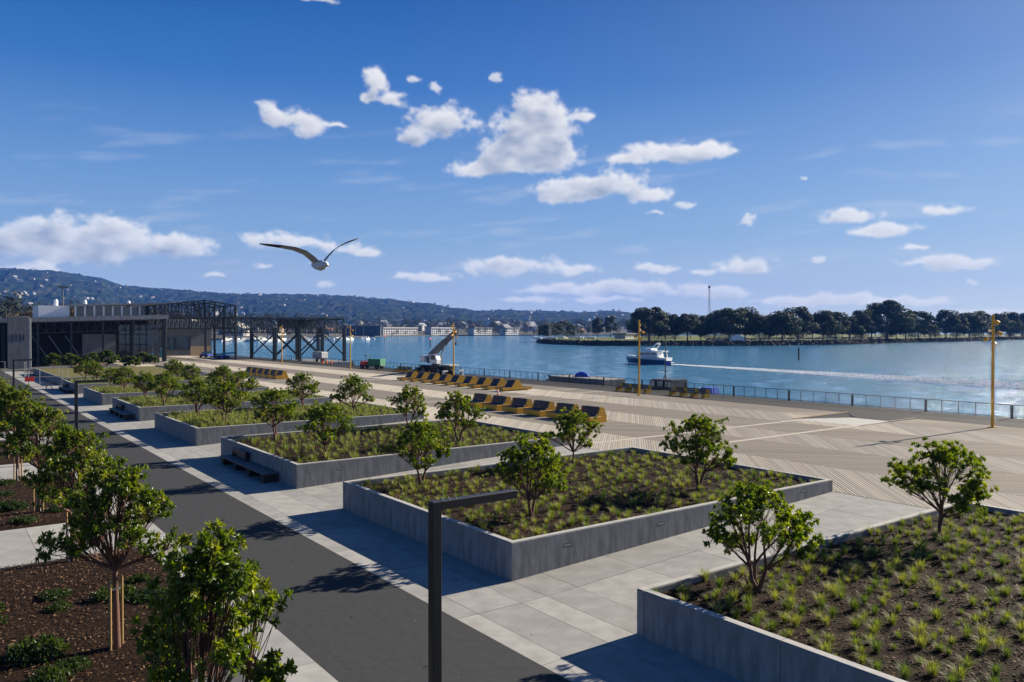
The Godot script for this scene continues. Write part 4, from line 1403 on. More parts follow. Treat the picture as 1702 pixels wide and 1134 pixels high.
func boats() -> void:
	var t := thing("motor_yacht", "white and navy motor yacht with flybridge under way, trailing a wake", "yacht", Vector3(175.2, SEA + 0.05, -168.4), deg_to_rad(9))
	var b := MB.new()
	hull(14.6, 4.4, 1.3, b)
	part("hull", b, M.navy_hull, t)
	b = MB.new()
	hull(14.9, 4.55, 1.95, b, 0.3)
	for i in b.v.size(): b.v[i].y = maxf(b.v[i].y, 1.0)
	part("deck", b, M.white_paint, t)
	b = MB.new()
	loft_box(b, -3.4, 4.6, 2.12, 3.7, 1.75, 1.5, 1.9, 0.2)
	var cabin := part("cabin", b, M.white_paint, t)
	for s in [-1.0, 1.0]:
		for k in 3:
			var w := MB.new()
			var z := [-1.0, 1.1, 3.2][k] as float
			w.box(Vector3(s * 1.67, 2.98, z), Vector3(0.06, 0.78, 1.75), Basis(Vector3(0, 0, 1), s * 0.157))
			part("window", w, M.window_glass, cabin)
	var ws := MB.new()
	ws.box(Vector3(0, 2.95, -2.5), Vector3(2.9, 0.06, 1.5), Basis(Vector3(1, 0, 0), 0.7 - PI / 2 * 0.0))
	part("windscreen", ws, M.window_glass, cabin)
	b = MB.new()
	loft_box(b, -1.6, 6.2, 3.7, 3.95, 1.85, 1.85, 0.3, 0.0)
	part("flybridge_deck", b, M.white_paint, t)
	b = MB.new()
	loft_box(b, -1.3, 2.4, 3.95, 4.7, 1.6, 1.5, 0.8, 0.2)
	part("flybridge_coaming", b, M.white_paint, t)
	for s in [-1.0, 1.0]:
		b = MB.new()
		b.bar(Vector3(s * 1.6, 2.1, 6.0), Vector3(s * 1.6, 3.75, 5.6), 0.16, 0.16)
		part("stanchion", b, M.white_paint, t)
		b = MB.new()
		b.bar(Vector3(s * 1.4, 4.6, 2.4), Vector3(s * 1.2, 6.0, 3.6), 0.14, 0.3)
		part("radar_arch", b, M.white_paint, t)
		b = MB.new()
		b.tube([Vector3(s * 1.9, 2.9, -1.0), Vector3(s * 1.6, 3.1, -4.0), Vector3(s * 0.3, 3.3, -7.4)], [0.03, 0.03, 0.03], 6)
		for k in 5: b.bar(Vector3(s * (1.85 - 0.3 * k), 2.2, -1.5 - 1.35 * k), Vector3(s * (1.85 - 0.3 * k), 3.05, -1.5 - 1.35 * k), 0.03, 0.03)
		part("bow_rail", b, M.galvanised, t)
	b = MB.new()
	b.cbox(Vector3(0, 6.0, 3.6), Vector3(2.5, 0.16, 0.7), 0.04)
	part("arch_top", b, M.white_paint, t)
	b = MB.new()
	cyl(b, Vector3(0, 6.05, 3.6), Vector3(0, 6.4, 3.6), 0.4, 12)
	part("radar_dome", b, M.white_paint, t)
	b = MB.new()
	b.tube([Vector3(0.5, 6.0, 3.7), Vector3(0.6, 8.2, 4.1)], [0.03, 0.015], 5)
	part("antenna", b, M.white_paint, t)
	b = MB.new()
	b.cbox(Vector3(0, 0.45, 7.7), Vector3(3.6, 0.15, 1.1), 0.04)
	part("swim_platform", b, M.white_paint, t)
	# the wake: churned foam on the water astern, patch by patch
	var rng := RandomNumberGenerator.new()
	rng.seed = 91
	var f := MB.new()
	f.box(Vector3.ZERO, Vector3(1.0, 0.05, 1.0))
	var foam := []
	var a0 := Vector3(176.4, SEA + 0.13, -160.0)
	var dir := Vector3(-0.165, 0, 0.986)
	var side := Vector3(0.986, 0, 0.165)
	for k in 20000:
		var u := pow(rng.randf(), 1.25)
		var d := u * 190.0
		var half := 1.6 + 13.0 * u
		var s := rng.randfn(0.0, 0.42)
		if u > 0.05 and rng.randf() < 0.35: s = (1.0 if rng.randf() < 0.5 else -1.0) * rng.randf_range(0.75, 1.05)
		var g := rng.randf_range(0.07, 0.32) * (1.0 if u < 0.3 else 0.85)
		foam.append(Transform3D(Basis(Vector3.UP, rng.randf() * TAU).scaled(Vector3(g * rng.randf_range(0.5, 1.5), 1.0, g)), a0 + dir * d + side * s * half))
	tag(many("wake_foam", f.mesh(), M.white_paint, foam, []), "white foam of the yacht's wake on the water", "wake")
	# craft moored against the quay
	var w := thing("moored_workboat", "grey workboat with blue tarpaulin moored behind the railing", "boat", Vector3(75.6, SEA, -84.0), 0.0)
	b = MB.new()
	hull(18.0, 5.0, 2.0, b)
	part("hull", b, M.steel, w)
	b = MB.new()
	b.cbox(Vector3(-0.3, 2.6, -0.5), Vector3(4.0, 1.6, 12.0), 0.06)
	part("cabin", b, M.grey_wall, w)
	b = MB.new()
	for k in 10:
		var u := k / 10.0
		b.tube([Vector3(0, 3.3, -3.0 + 2.9 * u), Vector3(0, 3.3, -3.0 + 2.9 * (u + 0.1))], [0.85 * sqrt(maxf(0.02, sin(PI * u))), 0.85 * sqrt(maxf(0.02, sin(PI * (u + 0.1))))], 14, false)
	part("tarpaulin", b, M.blue_tarp, w)
	b = MB.new()
	b.tube([Vector3(-2.2, 3.5, -7.0), Vector3(-2.2, 3.1, -4.0), Vector3(-2.2, 3.0, 0.0), Vector3(-2.2, 3.2, 5.0)], [0.05, 0.05, 0.05, 0.05], 6)
	part("rope", b, M.black, w)
	var fb := thing("moored_fishing_boat", "dark wheelhouse boat with thin mast and flag moored at the quay", "boat", Vector3(75.2, SEA, -68.8))
	b = MB.new()
	hull(11.0, 4.0, 1.9, b)
	part("hull", b, M.steel, fb)
	b = MB.new()
	loft_box(b, -1.8, 2.0, 1.9, 3.9, 1.6, 1.45, 0.4, 0.1)
	var wh := part("wheelhouse", b, M.steel, fb)
	for k in 3:
		b = MB.new()
		b.box(Vector3(-1.66, 3.4, -1.1 + k * 1.3), Vector3(0.05, 0.7, 0.9))
		part("window", b, M.off_white, wh)
	b = MB.new()
	b.tube([Vector3(-1.4, 1.9, 0.9), Vector3(-1.4, 8.7, 0.9)], [0.09, 0.05], 7)
	for y in [5.0, 7.2]: b.bar(Vector3(-1.4, y, 0.2), Vector3(-1.4, y, 1.6), 0.05, 0.05)
	for s in [-1.0, 1.0]: b.bar(Vector3(-1.4, 4.6, 0.9), Vector3(-1.6, 1.9, 0.9 + s * 1.4), 0.06, 0.06)
	part("mast", b, M.steel_light, fb)
	b = MB.new()
	b.quad(Vector3(-1.4, 6.3, 0.95), Vector3(-1.4, 5.7, 0.95), Vector3(-1.3, 5.6, 1.7), Vector3(-1.35, 6.25, 1.75))
	part("flag", b, M.blue_tarp, fb)
	var ob := thing("covered_skiff", "small skiff under a blue cover at the quay edge", "boat", Vector3(74.4, SEA + 1.0, -61.5))
	b = MB.new()
	loft_box(b, -1.1, 1.1, 0.6, 2.3, 0.8, 0.6, 0.3, 0.3)
	part("cover", b, M.blue_tarp, ob)
	b = MB.new()
	hull(4.6, 2.0, 0.7, b)
	part("hull", b, M.steel, ob)
	# channel markers
	for k in 4:
		var p: Array = [[237.7, -158.4], [248.7, -422.2], [150.0, -330.0], [330.0, -640.0]][k]
		var mk := thing("channel_marker", ["dark pile marker with a white board standing off the wooded point", "dark pile marker with red board beyond the crane boom", "dark pile marker with red board toward the marina", "dark pile marker with small board near the far apartments"][k], "marker", Vector3(p[0], SEA, p[1]), 0.7, "channel markers in the bay")
		b = MB.new()
		cyl(b, Vector3(0, -1, 0), Vector3(0, 4.6 if k else 4.2, 0), 0.3, 10)
		part("pile", b, M.steel, mk)
		b = MB.new()
		b.cbox(Vector3(0, 5.2, 0), Vector3(1.5, 1.3, 0.12), 0.02)
		part("board", b, M.red if k else M.off_white, mk)

func gull() -> void:
	var t := thing("seagull", "white gull with dark wing tips gliding with wings spread", "gull", Vector3(4.78, 8.5, -11.38))
	t.scale = Vector3.ONE * 0.95
	var b := MB.new()
	var fwd := Vector3(0.05, -0.12, 1.0).normalized()
	var sidev := fwd.cross(Vector3.UP).normalized()      # its right side
	var upv := sidev.cross(fwd)
	b.col = Color(0.72, 0.72, 0.72)
	var prof := [[-0.3, 0.012, -0.012], [-0.22, 0.05, -0.01], [-0.1, 0.075, -0.012], [0.02, 0.085, -0.012], [0.1, 0.07, 0.0], [0.16, 0.048, 0.012], [0.2, 0.046, 0.018], [0.235, 0.03, 0.014], [0.25, 0.012, 0.006]]
	var pts := []
	var rr := []
	for q in prof:
		pts.append(fwd * q[0] + upv * q[2])
		rr.append(q[1])
	b.tube(pts, rr, 12)
	# tail
	b.quad(fwd * -0.22 + sidev * 0.03, fwd * -0.22 - sidev * 0.03, fwd * -0.36 - sidev * 0.075, fwd * -0.36 + sidev * 0.075)
	part("body", b, M.gull, t)
	b = MB.new()
	b.col = Color(0.7, 0.42, 0.03)
	b.tube([fwd * 0.235 + upv * 0.008, fwd * 0.28 + upv * 0.002, fwd * 0.305 - upv * 0.012], [0.016, 0.012, 0.003], 8)
	part("beak", b, M.gull, t)
	var eye := MB.new()
	eye.col = Color(0.02, 0.02, 0.02)
	for s in [-1.0, 1.0]: eye.tube([fwd * 0.205 + upv * 0.028 + sidev * s * 0.034, fwd * 0.205 + upv * 0.028 + sidev * s * 0.043], [0.007, 0.004], 6)
	part("eye", eye, M.gull, t)
	# wings: right wing toward the left of the view (the bird is seen from its right side and front)
	for s in [1.0, -1.0]:
		var w := MB.new()
		var line := [[0.04, 0.04, 0.0, 0.17], [0.14, 0.12, 0.01, 0.165], [0.28, 0.2, 0.02, 0.15], [0.45, 0.245, 0.0, 0.13], [0.65, 0.26, -0.05, 0.105], [0.83, 0.262, -0.1, 0.07], [0.97, 0.258, -0.15, 0.01]]
		if s < 0: line = [[0.03, 0.045, 0.02, 0.17], [0.1, 0.15, 0.02, 0.165], [0.2, 0.26, 0.02, 0.15], [0.32, 0.34, 0.0, 0.13], [0.46, 0.4, -0.04, 0.105], [0.58, 0.435, -0.09, 0.07], [0.68, 0.46, -0.14, 0.01]]
		for i in line.size() - 1:
			var p: Array = line[i]
			var q: Array = line[i + 1]
			for layer in 2:
				var a0: Vector3 = sidev * s * p[0] + upv * p[1] + fwd * (p[2] + 0.08)
				var a1: Vector3 = sidev * s * q[0] + upv * q[1] + fwd * (q[2] + 0.08)
				var th := upv * (0.008 if layer == 0 else -0.004)
				for c in 3:      # leading strip, blade, white trailing edge
					var u0 := [0.0, 0.15, 0.84][c] as float
					var u1 := [0.15, 0.84, 1.0][c] as float
					var camber0 := upv * sin(u0 * PI) * 0.012
					var camber1 := upv * sin(u1 * PI) * 0.012
					var dark := i >= 4
					w.col = Color(0.72, 0.72, 0.72) if c != 1 else (Color(0.24, 0.26, 0.3) if layer == 0 else Color(0.42, 0.42, 0.43))
					if dark: w.col = Color(0.03, 0.03, 0.035)
					var A: Vector3 = a0 - fwd * p[3] * u0 + th + camber0 - upv * p[3] * 0.38 * u0
					var B: Vector3 = a1 - fwd * q[3] * u0 + th + camber0 - upv * q[3] * 0.38 * u0
					var C: Vector3 = a1 - fwd * q[3] * u1 + th * (1.0 - u1) + camber1 - upv * q[3] * 0.38 * u1
					var D: Vector3 = a0 - fwd * p[3] * u1 + th * (1.0 - u1) + camber1 - upv * p[3] * 0.38 * u1
					w.out_quad(A, B, C, D, (A + C) * 0.5 - th * 10.0)
		part("wing", w, M.gull, t)
# ---------------------------------------------------------------- the terminal: shed and bare steel frame
func truss(b: MB, p0: Vector3, p1: Vector3, q0: Vector3, q1: Vector3, n: int, w := 0.22) -> void:
	b.bar(p0, p1, w * 1.3, w * 1.3)
	b.bar(q0, q1, w * 1.3, w * 1.3)
	for i in n + 1:
		var u := float(i) / n
		b.bar(p0.lerp(p1, u), q0.lerp(q1, u), w * 0.8, w * 0.8)
		if i < n:
			var v := float(i + 1) / n
			if i % 2 == 0: b.bar(p0.lerp(p1, u), q0.lerp(q1, v), w * 0.6, w * 0.6)
			else: b.bar(q0.lerp(q1, u), p0.lerp(p1, v), w * 0.6, w * 0.6)

func terminal() -> void:
	var t := thing("terminal_shed", "long dark shed with truss front, pale roof edge and white clerestory", "building", Vector3(0, 0, -188))
	var b := MB.new()
	var ry := func(x: float) -> float: return 10.1 + (x - 14.6) * 0.034
	b.prism(Vector3(0, 0, -26), [Vector2(-45, ry.call(-45) - 0.9), Vector2(43, ry.call(43) - 0.9), Vector2(43, ry.call(43)), Vector2(-45, ry.call(-45))], 27.0)
	part("roof", b, M.roof_metal, t)
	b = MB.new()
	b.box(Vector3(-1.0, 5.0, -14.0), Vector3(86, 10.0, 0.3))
	part("shade_backing", b, M.dark_inside, t)  # near-black sheet: the shade inside the open shed, painted as colour
	for k in 15:
		var x := -42.0 + k * 6.0
		b = MB.new()
		b.cbox(Vector3(x, (ry.call(x) - 0.9) * 0.5, 0), Vector3(0.4, ry.call(x) - 0.9, 0.4), 0.02)
		part("column", b, M.steel, t)
		if k < 14:
			b = MB.new()
			truss(b, Vector3(x, ry.call(x) - 1.1, 0), Vector3(x + 6, ry.call(x + 6) - 1.1, 0), Vector3(x, ry.call(x) - 3.2, 0), Vector3(x + 6, ry.call(x + 6) - 3.2, 0), 4, 0.17)
			part("truss", b, M.steel, t)
			b = MB.new()
			b.bar(Vector3(x, ry.call(x) - 1.2, 0.2), Vector3(x, ry.call(x) - 2.0, -13.5), 0.2, 0.3)
			part("rafter", b, M.steel, t)
	for k in [[26.5, 33.0]]:
		b = MB.new()
		b.box(Vector3((k[0] + k[1]) * 0.5, 3.4, -3.0), Vector3(k[1] - k[0], 6.8, 0.2))
		part("infill_wall", b, M.grey_wall, t)
	for k in 3:
		b = MB.new()
		b.bar(Vector3(17.0 + k * 3.0, 6.5, -0.5), Vector3(20.0 + k * 3.0, 1.5, -0.5), 0.2, 0.2)
		part("brace", b, M.steel_light, t)
	# glazed entrance bay
	for i in 6:
		for j in 4:
			b = MB.new()
			b.box(Vector3(34.0 + i * 1.4, 1.2 + j * 2.2, -1.5), Vector3(1.2, 2.0, 0.06))
			part("pane", b, M.window_glass, t)
	# clerestory on the roof
	b = MB.new()
	b.box(Vector3(22.5, 11.5, -20), Vector3(6.0, 3.2, 12.0))
	part("clerestory_wall", b, M.white_paint, t)
	b = MB.new()
	b.prism(Vector3(0, 0, -20), [Vector2(25.5, 13.0), Vector2(48, 14.0), Vector2(48, 14.3), Vector2(25.5, 13.4)], 7.5)
	part("clerestory_roof", b, M.roof_metal, t)
	for i in 8:
		b = MB.new()
		b.cbox(Vector3(26.6 + i * 1.9, 11.9, -13.4), Vector3(0.35, 2.6, 0.3), 0.02)
		part("mullion", b, M.white_paint, t)
		b = MB.new()
		b.box(Vector3(27.55 + i * 1.9, 11.9, -13.6), Vector3(1.6, 2.5, 0.06))
		part("window", b, M.window_glass, t)
	for k in 3:
		b = MB.new()
		b.tube([Vector3([24.0, 30.0, 39.5][k], 13.0, -24), Vector3([24.0, 30.0, 39.5][k], 14.5, -24), Vector3([24.0, 30.0, 39.5][k], 14.9, -24)], [0.45, 0.45, 0.2], 12)
		part("roof_vent", b, M.white_paint, t)
	# free-standing end wall
	var e := thing("gable_wall", "tall grey concrete wall fragment standing beside the shed", "wall", Vector3(14.3, 0, -184.5))
	b = MB.new()
	b.cbox(Vector3(0, 5.2, 0), Vector3(3.6, 10.4, 0.6), 0.04)
	part("panel", b, M.grey_wall, e)
	b = MB.new()
	b.cbox(Vector3(2.0, 5.0, -0.1), Vector3(0.4, 10.0, 0.8), 0.03)
	part("pilaster", b, M.off_white, e)
	for k in 4:
		b = MB.new()
		b.box(Vector3(-1.0 + 0.65 * k, 6.2, 0.31), Vector3(0.14, 1.3, 0.04))
		part("slot", b, M.dark_inside, e)
	# bare frame
	var f := thing("open_steel_hall", "open dark steel frame of columns and trusses beside the shed", "frame", Vector3(0, 0, -188))
	for z in [0.0, -9.0, -17.0, -25.0]:
		for x in [42.5, 58.0]:
			b = MB.new()
			b.cbox(Vector3(x, 6.9, z), Vector3(0.5, 13.2, 0.5), 0.03)
			part("column", b, M.steel, f)
		b = MB.new()
		truss(b, Vector3(42.5, 13.4, z), Vector3(51, 14.5, z), Vector3(42.5, 10.6, z), Vector3(51, 10.6, z), 6, 0.2)
		truss(b, Vector3(51, 14.5, z), Vector3(58.0, 13.4, z), Vector3(51, 10.6, z), Vector3(58.0, 10.6, z), 6, 0.2)
		part("truss", b, M.steel, f)
	for x in [42.5, 48.0, 54.0, 58.0]:
		b = MB.new()
		truss(b, Vector3(x, 10.6, 0), Vector3(x, 10.6, -25), Vector3(x, 8.1, 0), Vector3(x, 8.1, -25), 12, 0.2)
		b.bar(Vector3(x, 13.4 + (0.75 if x in [48.0, 54.0] else 0.0), 0), Vector3(x, 13.4 + (0.75 if x in [48.0, 54.0] else 0.0), -25), 0.25, 0.25)
		part("truss", b, M.steel, f)
	# low wing over the quay
	var w := thing("open_steel_wing", "lower open steel wing with braced columns reaching over the water", "frame", Vector3(0, 0, -190))
	for z in [0.0, -17.0]:
		for x in [68.0, 74.3, 80.3, 86.3]:
			b = MB.new()
			b.cbox(Vector3(x, 3.6, z), Vector3(0.75, 9.4, 0.75), 0.03)
			part("column", b, M.steel, w)
		b = MB.new()
		truss(b, Vector3(60, 10.7, z), Vector3(86.3, 10.3, z), Vector3(60, 7.1, z), Vector3(86.3, 6.9, z), 12, 0.17)
		part("truss", b, M.steel, w)
		for x in [68.0, 74.3, 80.3]:
			b = MB.new()
			b.bar(Vector3(x, 1.0, z), Vector3(x + 6.1, 6.8, z), 0.28, 0.28)
			b.bar(Vector3(x, 6.8, z), Vector3(x + 6.1, 1.0, z), 0.28, 0.28)
			part("brace", b, M.steel, w)
	for k in 6:
		b = MB.new()
		truss(b, Vector3(60 + k * 5.26, 10.6, 0), Vector3(60 + k * 5.26, 10.6, -17), Vector3(60 + k * 5.26, 7.0, 0), Vector3(60 + k * 5.26, 7.0, -17), 4, 0.14)
		part("cross_truss", b, M.steel, w)
	b = MB.new()
	b.box(Vector3(81.0, 10.9, -8.5), Vector3(11.0, 0.25, 17.5))
	part("roof_sheet", b, M.steel_light, w)
	b = MB.new()
	b.box(Vector3(80.5, 9.3, -17.3), Vector3(11.0, 2.4, 0.15))
	part("wall_sheet", b, M.steel_light, w)
	b = MB.new()
	b.box(Vector3(79.5, -0.9, -8.5), Vector3(16.0, 1.1, 24.0))
	part("pier_slab", b, M.wall, w)
	# low building behind the frame
	var g := thing("service_building", "low grey walled building with dark roof behind the steel frame", "building", Vector3(53.5, 0, -236))
	b = MB.new()
	b.box(Vector3(0, 4.1, 0), Vector3(21, 8.2, 14))
	part("wall", b, M.grey_wall, g)
	b = MB.new()
	b.prism(Vector3(0, 8.2, 0), [Vector2(-11.5, 0), Vector2(11.5, 0), Vector2(11.5, 0.8), Vector2(0, 2.6), Vector2(-11.5, 1.4)], 8.0)
	part("roof", b, M.roof_metal, g)
	for i in 4:
		b = MB.new()
		b.box(Vector3(-2.0 + i * 2.0, 4.0, 7.05), Vector3(1.8, 3.6, 0.08))
		part("window", b, M.window_glass, g)
	b = MB.new()
	b.box(Vector3(7.5, 1.7, 7.1), Vector3(5.5, 3.0, 0.1))
	part("garage_door", b, M.tan, g)
	for k in 3:
		var o := thing("portable_toilet", "teal portable toilet cabin behind the frame's columns", "toilet", Vector3(45.2 + k * 1.5, DECK, -216.0), 0.0, "portable toilets under the frame")
		b = MB.new()
		b.cbox(Vector3(0, 1.1, 0), Vector3(1.15, 2.2, 1.15), 0.05)
		part("cabin", b, M.teal, o)
		b = MB.new()
		b.cbox(Vector3(0, 2.26, 0), Vector3(1.2, 0.14, 1.2), 0.05)
		part("roof", b, M.off_white, o)
	for k in 2:
		var o := thing("boom_lift", "folded blue boom lift parked at the frame's column foot", "lift", Vector3(57.6, DECK, [-211.0, -196.5][k]), [0.4, 1.1][k], "blue boom lifts by the frame")
		b = MB.new()
		b.cbox(Vector3(0, 0.6, 0), Vector3(1.8, 0.5, 3.0), 0.05)
		part("chassis", b, M.blue_tarp, o)
		b = MB.new()
		b.bar(Vector3(0, 1.1, -1.6), Vector3(0, 1.5, 2.6), 0.4, 0.4)
		part("boom", b, M.teal, o)
		for sx in [-0.85, 0.85]:
			for z in [-1.0, 1.0]: wheel(o, Vector3(sx, 0.4, z), 0.4, 0.3)
	for k in 3:
		var o := thing("lumber_pile", "stack of tan boards lying before the shed's glazed bay", "lumber", Vector3(26.0 + k * 4.0, 0.2, -184.5 - k), 0.1, "lumber piles before the shed")
		for i in 6:
			b = MB.new()
			b.cbox(Vector3(0, 0.1 + 0.16 * (i / 2), -0.4 + 0.8 * (i % 2)), Vector3(3.4, 0.14, 0.7), 0.01)
			part("board", b, [M.tan, M.stake][i % 2], o)

# ---------------------------------------------------------------- far things
func far_tree(sd: int, h: float, r: float, clear: float, lobes: int, faces: int, tint: Color, cone := false) -> Array:
	var rng := RandomNumberGenerator.new()
	rng.seed = sd
	var wood := MB.new()
	var b := MB.new()
	wood.tube([Vector3(0, -0.5, 0), Vector3(0.2, clear, 0.1), Vector3(0, h * 0.75, 0)], [h * 0.022, h * 0.017, h * 0.006], 7)
	for l in lobes:
		var t := (l + 0.5) / lobes
		var a := l * 2.4 + rng.randf_range(-0.5, 0.5)
		var y := clear + (h - clear) * (0.2 + 0.72 * t)
		var out := r * (0.72 - 0.5 * t * t) * rng.randf_range(0.6, 1.15)
		if cone: out = r * (1.0 - t) * 0.5
		var c := Vector3(cos(a) * out, y, sin(a) * out)
		var lr := r * rng.randf_range(0.22, 0.52) * (1.0 if not cone else 1.2 * (1.05 - t))
		wood.tube([Vector3(0, clear + (y - clear) * 0.3, 0), c], [h * 0.009, h * 0.003], 5, false)
		for k in faces:
			var d := unit(rng)
			var p := c + Vector3(d.x, d.y * 0.7, d.z) * lr * pow(rng.randf(), 0.3)
			var v := rng.randf_range(0.6, 1.35)
			b.col = Color(tint.r * v, tint.g * v, tint.b * v)
			var n := (d + unit(rng) * 0.8 + Vector3.UP * 0.2).normalized()
			var x := n.cross(unit(rng)).normalized()
			var yv := n.cross(x)
			var s := h * rng.randf_range(0.012, 0.03)
			b.quad(p - x * s, p + yv * s * 0.7, p + x * s, p - yv * s * 0.7)
	return [wood.mesh(), b.mesh()]

func put_far_tree(m: Array, called: String, label: String, group: String, at: Vector3, turn: float, s: Vector3) -> void:
	var t := thing(called, label, "tree", at, turn, group)
	part("trunk", m[0], M.grey_bark, t)
	part("crown", m[1], M.far_leaf, t)
	t.scale = s

func house_mesh(w: float, d: float, h: float, c: Color, rc: Color) -> ArrayMesh:
	var b := MB.new()
	b.col = c
	b.box(Vector3(0, h * 0.5, 0), Vector3(w, h, d))
	b.col = rc
	b.prism(Vector3(0, h, 0), [Vector2(-w * 0.56, 0), Vector2(w * 0.56, 0), Vector2(0, w * 0.28)], d * 0.55)
	b.col = Color(0.05, 0.06, 0.07)
	for s in [-1.0, 1.0]:
		for k in 3: b.box(Vector3(-w * 0.3 + k * w * 0.3, h * 0.55, s * d * 0.5), Vector3(w * 0.14, h * 0.3, 0.2))
	return b.mesh()

const ISLAND_TREES := [[419, -411, 20.3, 0.90], [406, -389, 25.2, 1.20], [438, -403, 20.9, 1.00], [428, -385, 18.3, 0.80], [432, -377, 21.1, 1.25], [447, -378, 18.3, 0.80], [463, -378, 22.1, 1.20], [460, -362, 24.7, 1.25], [485, -368, 22.6, 1.10], [480, -352, 19.2, 0.90], [507, -363, 20.6, 1.00], [495, -343, 21.8, 1.20], [523, -349, 24.6, 1.20], [552, -356, 20.6, 0.90], [550, -346, 21.8, 1.10], [569, -347, 22.6, 1.20], [594, -350, 21.1, 1.00], [612, -350, 22.3, 1.00], [641, -358, 24.4, 1.00], [658, -354, 32.8, 1.60], [695, -365, 18.9, 1.00], [692, -355, 25.1, 1.10], [713, -354, 27.0, 1.10], [741, -357, 25.9, 0.70], [798, -370, 27.6, 1.20], [810, -365, 24.8, 1.00], [853, -372, 27.3, 1.20], [887, -375, 26.0, 1.10], [946, -383, 26.9, 1.10], [1010, -397, 29.4, 1.00], [1070, -406, 31.2, 1.10], [1106, -403, 32.4, 1.20], [1161, -404, 30.2, 1.10], [1228, -408, 33.6, 1.20]]

func island() -> void:
	var front := [Vector2(428.8, -544.4), Vector2(383.4, -477.8), Vector2(367.2, -440.2), Vector2(360.4, -388.3), Vector2(392.5, -364.6), Vector2(440.8, -329.0), Vector2(531.7, -318.9), Vector2(651.7, -337.1), Vector2(790.8, -351.3), Vector2(1011, -382.2), Vector2(1235.8, -396.9), Vector2(1586, -387.7)]
	# grassy top
	var top := []
	for p in front: top.append(Vector2(p.x + 5.0, p.y - 4.0))
	top[0] = Vector2(436, -552)
	top.append_array([Vector2(1700, -700), Vector2(1500, -1000), Vector2(800, -760)])
	structure("wooded_point", flat(top, 0.4, 3.2), M.lawn)
	# rock bank: boulders along the waterline
	var bank := MB.new()
	var rng := RandomNumberGenerator.new()
	rng.seed = 61
	for i in front.size() - 1:
		var a: Vector2 = front[i]
		var d: Vector2 = front[i + 1]
		var n := int(a.distance_to(d) / 1.5)
		for k in n:
			for row in 3:
				var u := (k + rng.randf()) / n
				var p := a.lerp(d, u)
				var inward := Vector2(5.0, -4.0) * (row / 2.6)
				var o := Vector3(p.x + inward.x, SEA + 0.2 + row * 1.05 + rng.randf_range(-0.2, 0.3), p.y + inward.y)
				bank.box(o, Vector3(rng.randf_range(1.0, 2.6), rng.randf_range(0.8, 1.6), rng.randf_range(1.0, 2.6)), Basis.from_euler(Vector3(rng.randf() * 3.0, rng.randf() * 3.0, rng.randf() * 3.0)))
	structure("rock_bank", bank, M.rock)
	var kinds := []
	for k in 8: kinds.append(far_tree(500 + k, 22.0, [10.0, 8.0, 11.0, 9.0, 7.5, 10.5, 9.5, 8.5][k], [2.4, 3.4, 1.6, 4.0, 2.0, 3.0, 1.2, 2.6][k], [13, 10, 17, 11, 9, 15, 12, 14][k], 420, [Color(0.05, 0.062, 0.03), Color(0.06, 0.066, 0.035), Color(0.042, 0.055, 0.026), Color(0.066, 0.07, 0.036), Color(0.05, 0.06, 0.03), Color(0.045, 0.058, 0.03), Color(0.07, 0.07, 0.04), Color(0.055, 0.064, 0.032)][k]))
	var cone := far_tree(510, 22.0, 6.0, 2.0, 14, 260, Color(0.03, 0.042, 0.022), true)
	for k in ISLAND_TREES.size():
		var q: Array = ISLAND_TREES[k]
		var s: float = q[2] / 22.0
		var wd: float = s * clampf(q[3] * 1.12, 0.9, 1.6)
		if q[3] < 0.75: put_far_tree(cone, "conifer", "narrow conical tree among the rounded trees on the wooded point", "trees on the wooded point", Vector3(q[0], 0.4, q[1]), k * 1.3, Vector3(s, s, s))
		else: put_far_tree(kinds[(k * 5 + k / 3) % 8], "shore_tree", "tall wide dark tree rising above the others on the wooded point" if q[3] > 1.5 else "dark rounded tree in the row on the wooded point", "trees on the wooded point", Vector3(q[0], 0.4, q[1]), k * 1.3, Vector3(wd * rng.randf_range(0.8, 1.2), s * rng.randf_range(0.9, 1.08), wd))
	for k in 40:      # the wood behind
		put_far_tree(kinds[(k * 3 + 2) % 8], "wood_tree", "dark tree in the wood behind the parked cars of the point", "wood behind the point", Vector3(455.0 + k * 22.0, 0.4, -475.0 - (k % 4) * 22.0 - maxf(0.0, 10.0 - k) * 9.0), k * 2.7, Vector3(1.15, 0.62 + 0.07 * (k % 3), 1.15))
	for k in 14:      # second row, seen in the gaps
		put_far_tree(kinds[(k + 1) % 4], "shore_tree", "dark rounded tree behind the first row on the wooded point", "trees on the wooded point", Vector3(470.0 + k * 48.0, 0.4, -440.0 - (k % 3) * 25.0), k * 2.1, Vector3.ONE * rng.randf_range(0.75, 0.95))
	put_far_tree(far_tree(520, 7.0, 6.0, 0.8, 9, 220, Color(0.03, 0.045, 0.02)), "round_bush", "dark round bush at the tip of the grassy point", "", Vector3(398, 0.4, -466), 0.0, Vector3.ONE)
	for k in 2: put_far_tree(kinds[k], "tip_tree", "dark tree behind the low flat-roofed pavilion", "trees behind the pavilion", Vector3(560.0 + k * 14.0, 0.4, -610.0 + k * 5.0), 1.0 + k, Vector3.ONE * (0.95 + 0.1 * k))
	var hedge := far_tree(530, 6.5, 6.0, 0.3, 9, 200, Color(0.035, 0.045, 0.024))
	for k in 46: put_far_tree(hedge, "understory_bush", "dark bush under the trees behind the parked cars", "bushes under the shore trees", Vector3(452.0 + k * 16.5, 0.2, -404.0 - (k % 3) * 7.0 - maxf(0.0, 6.0 - k) * 5.0 + (0.0 if k < 22 else -0.35 * (k - 22))), k * 1.9, Vector3(1.3, rng.randf_range(0.7, 1.2), 1.3))
	# pavilion
	var t := thing("park_pavilion", "low flat-roofed pavilion on the lawn of the wooded point", "building", Vector3(508, 0.4, -516), deg_to_rad(28))
	var b := MB.new()
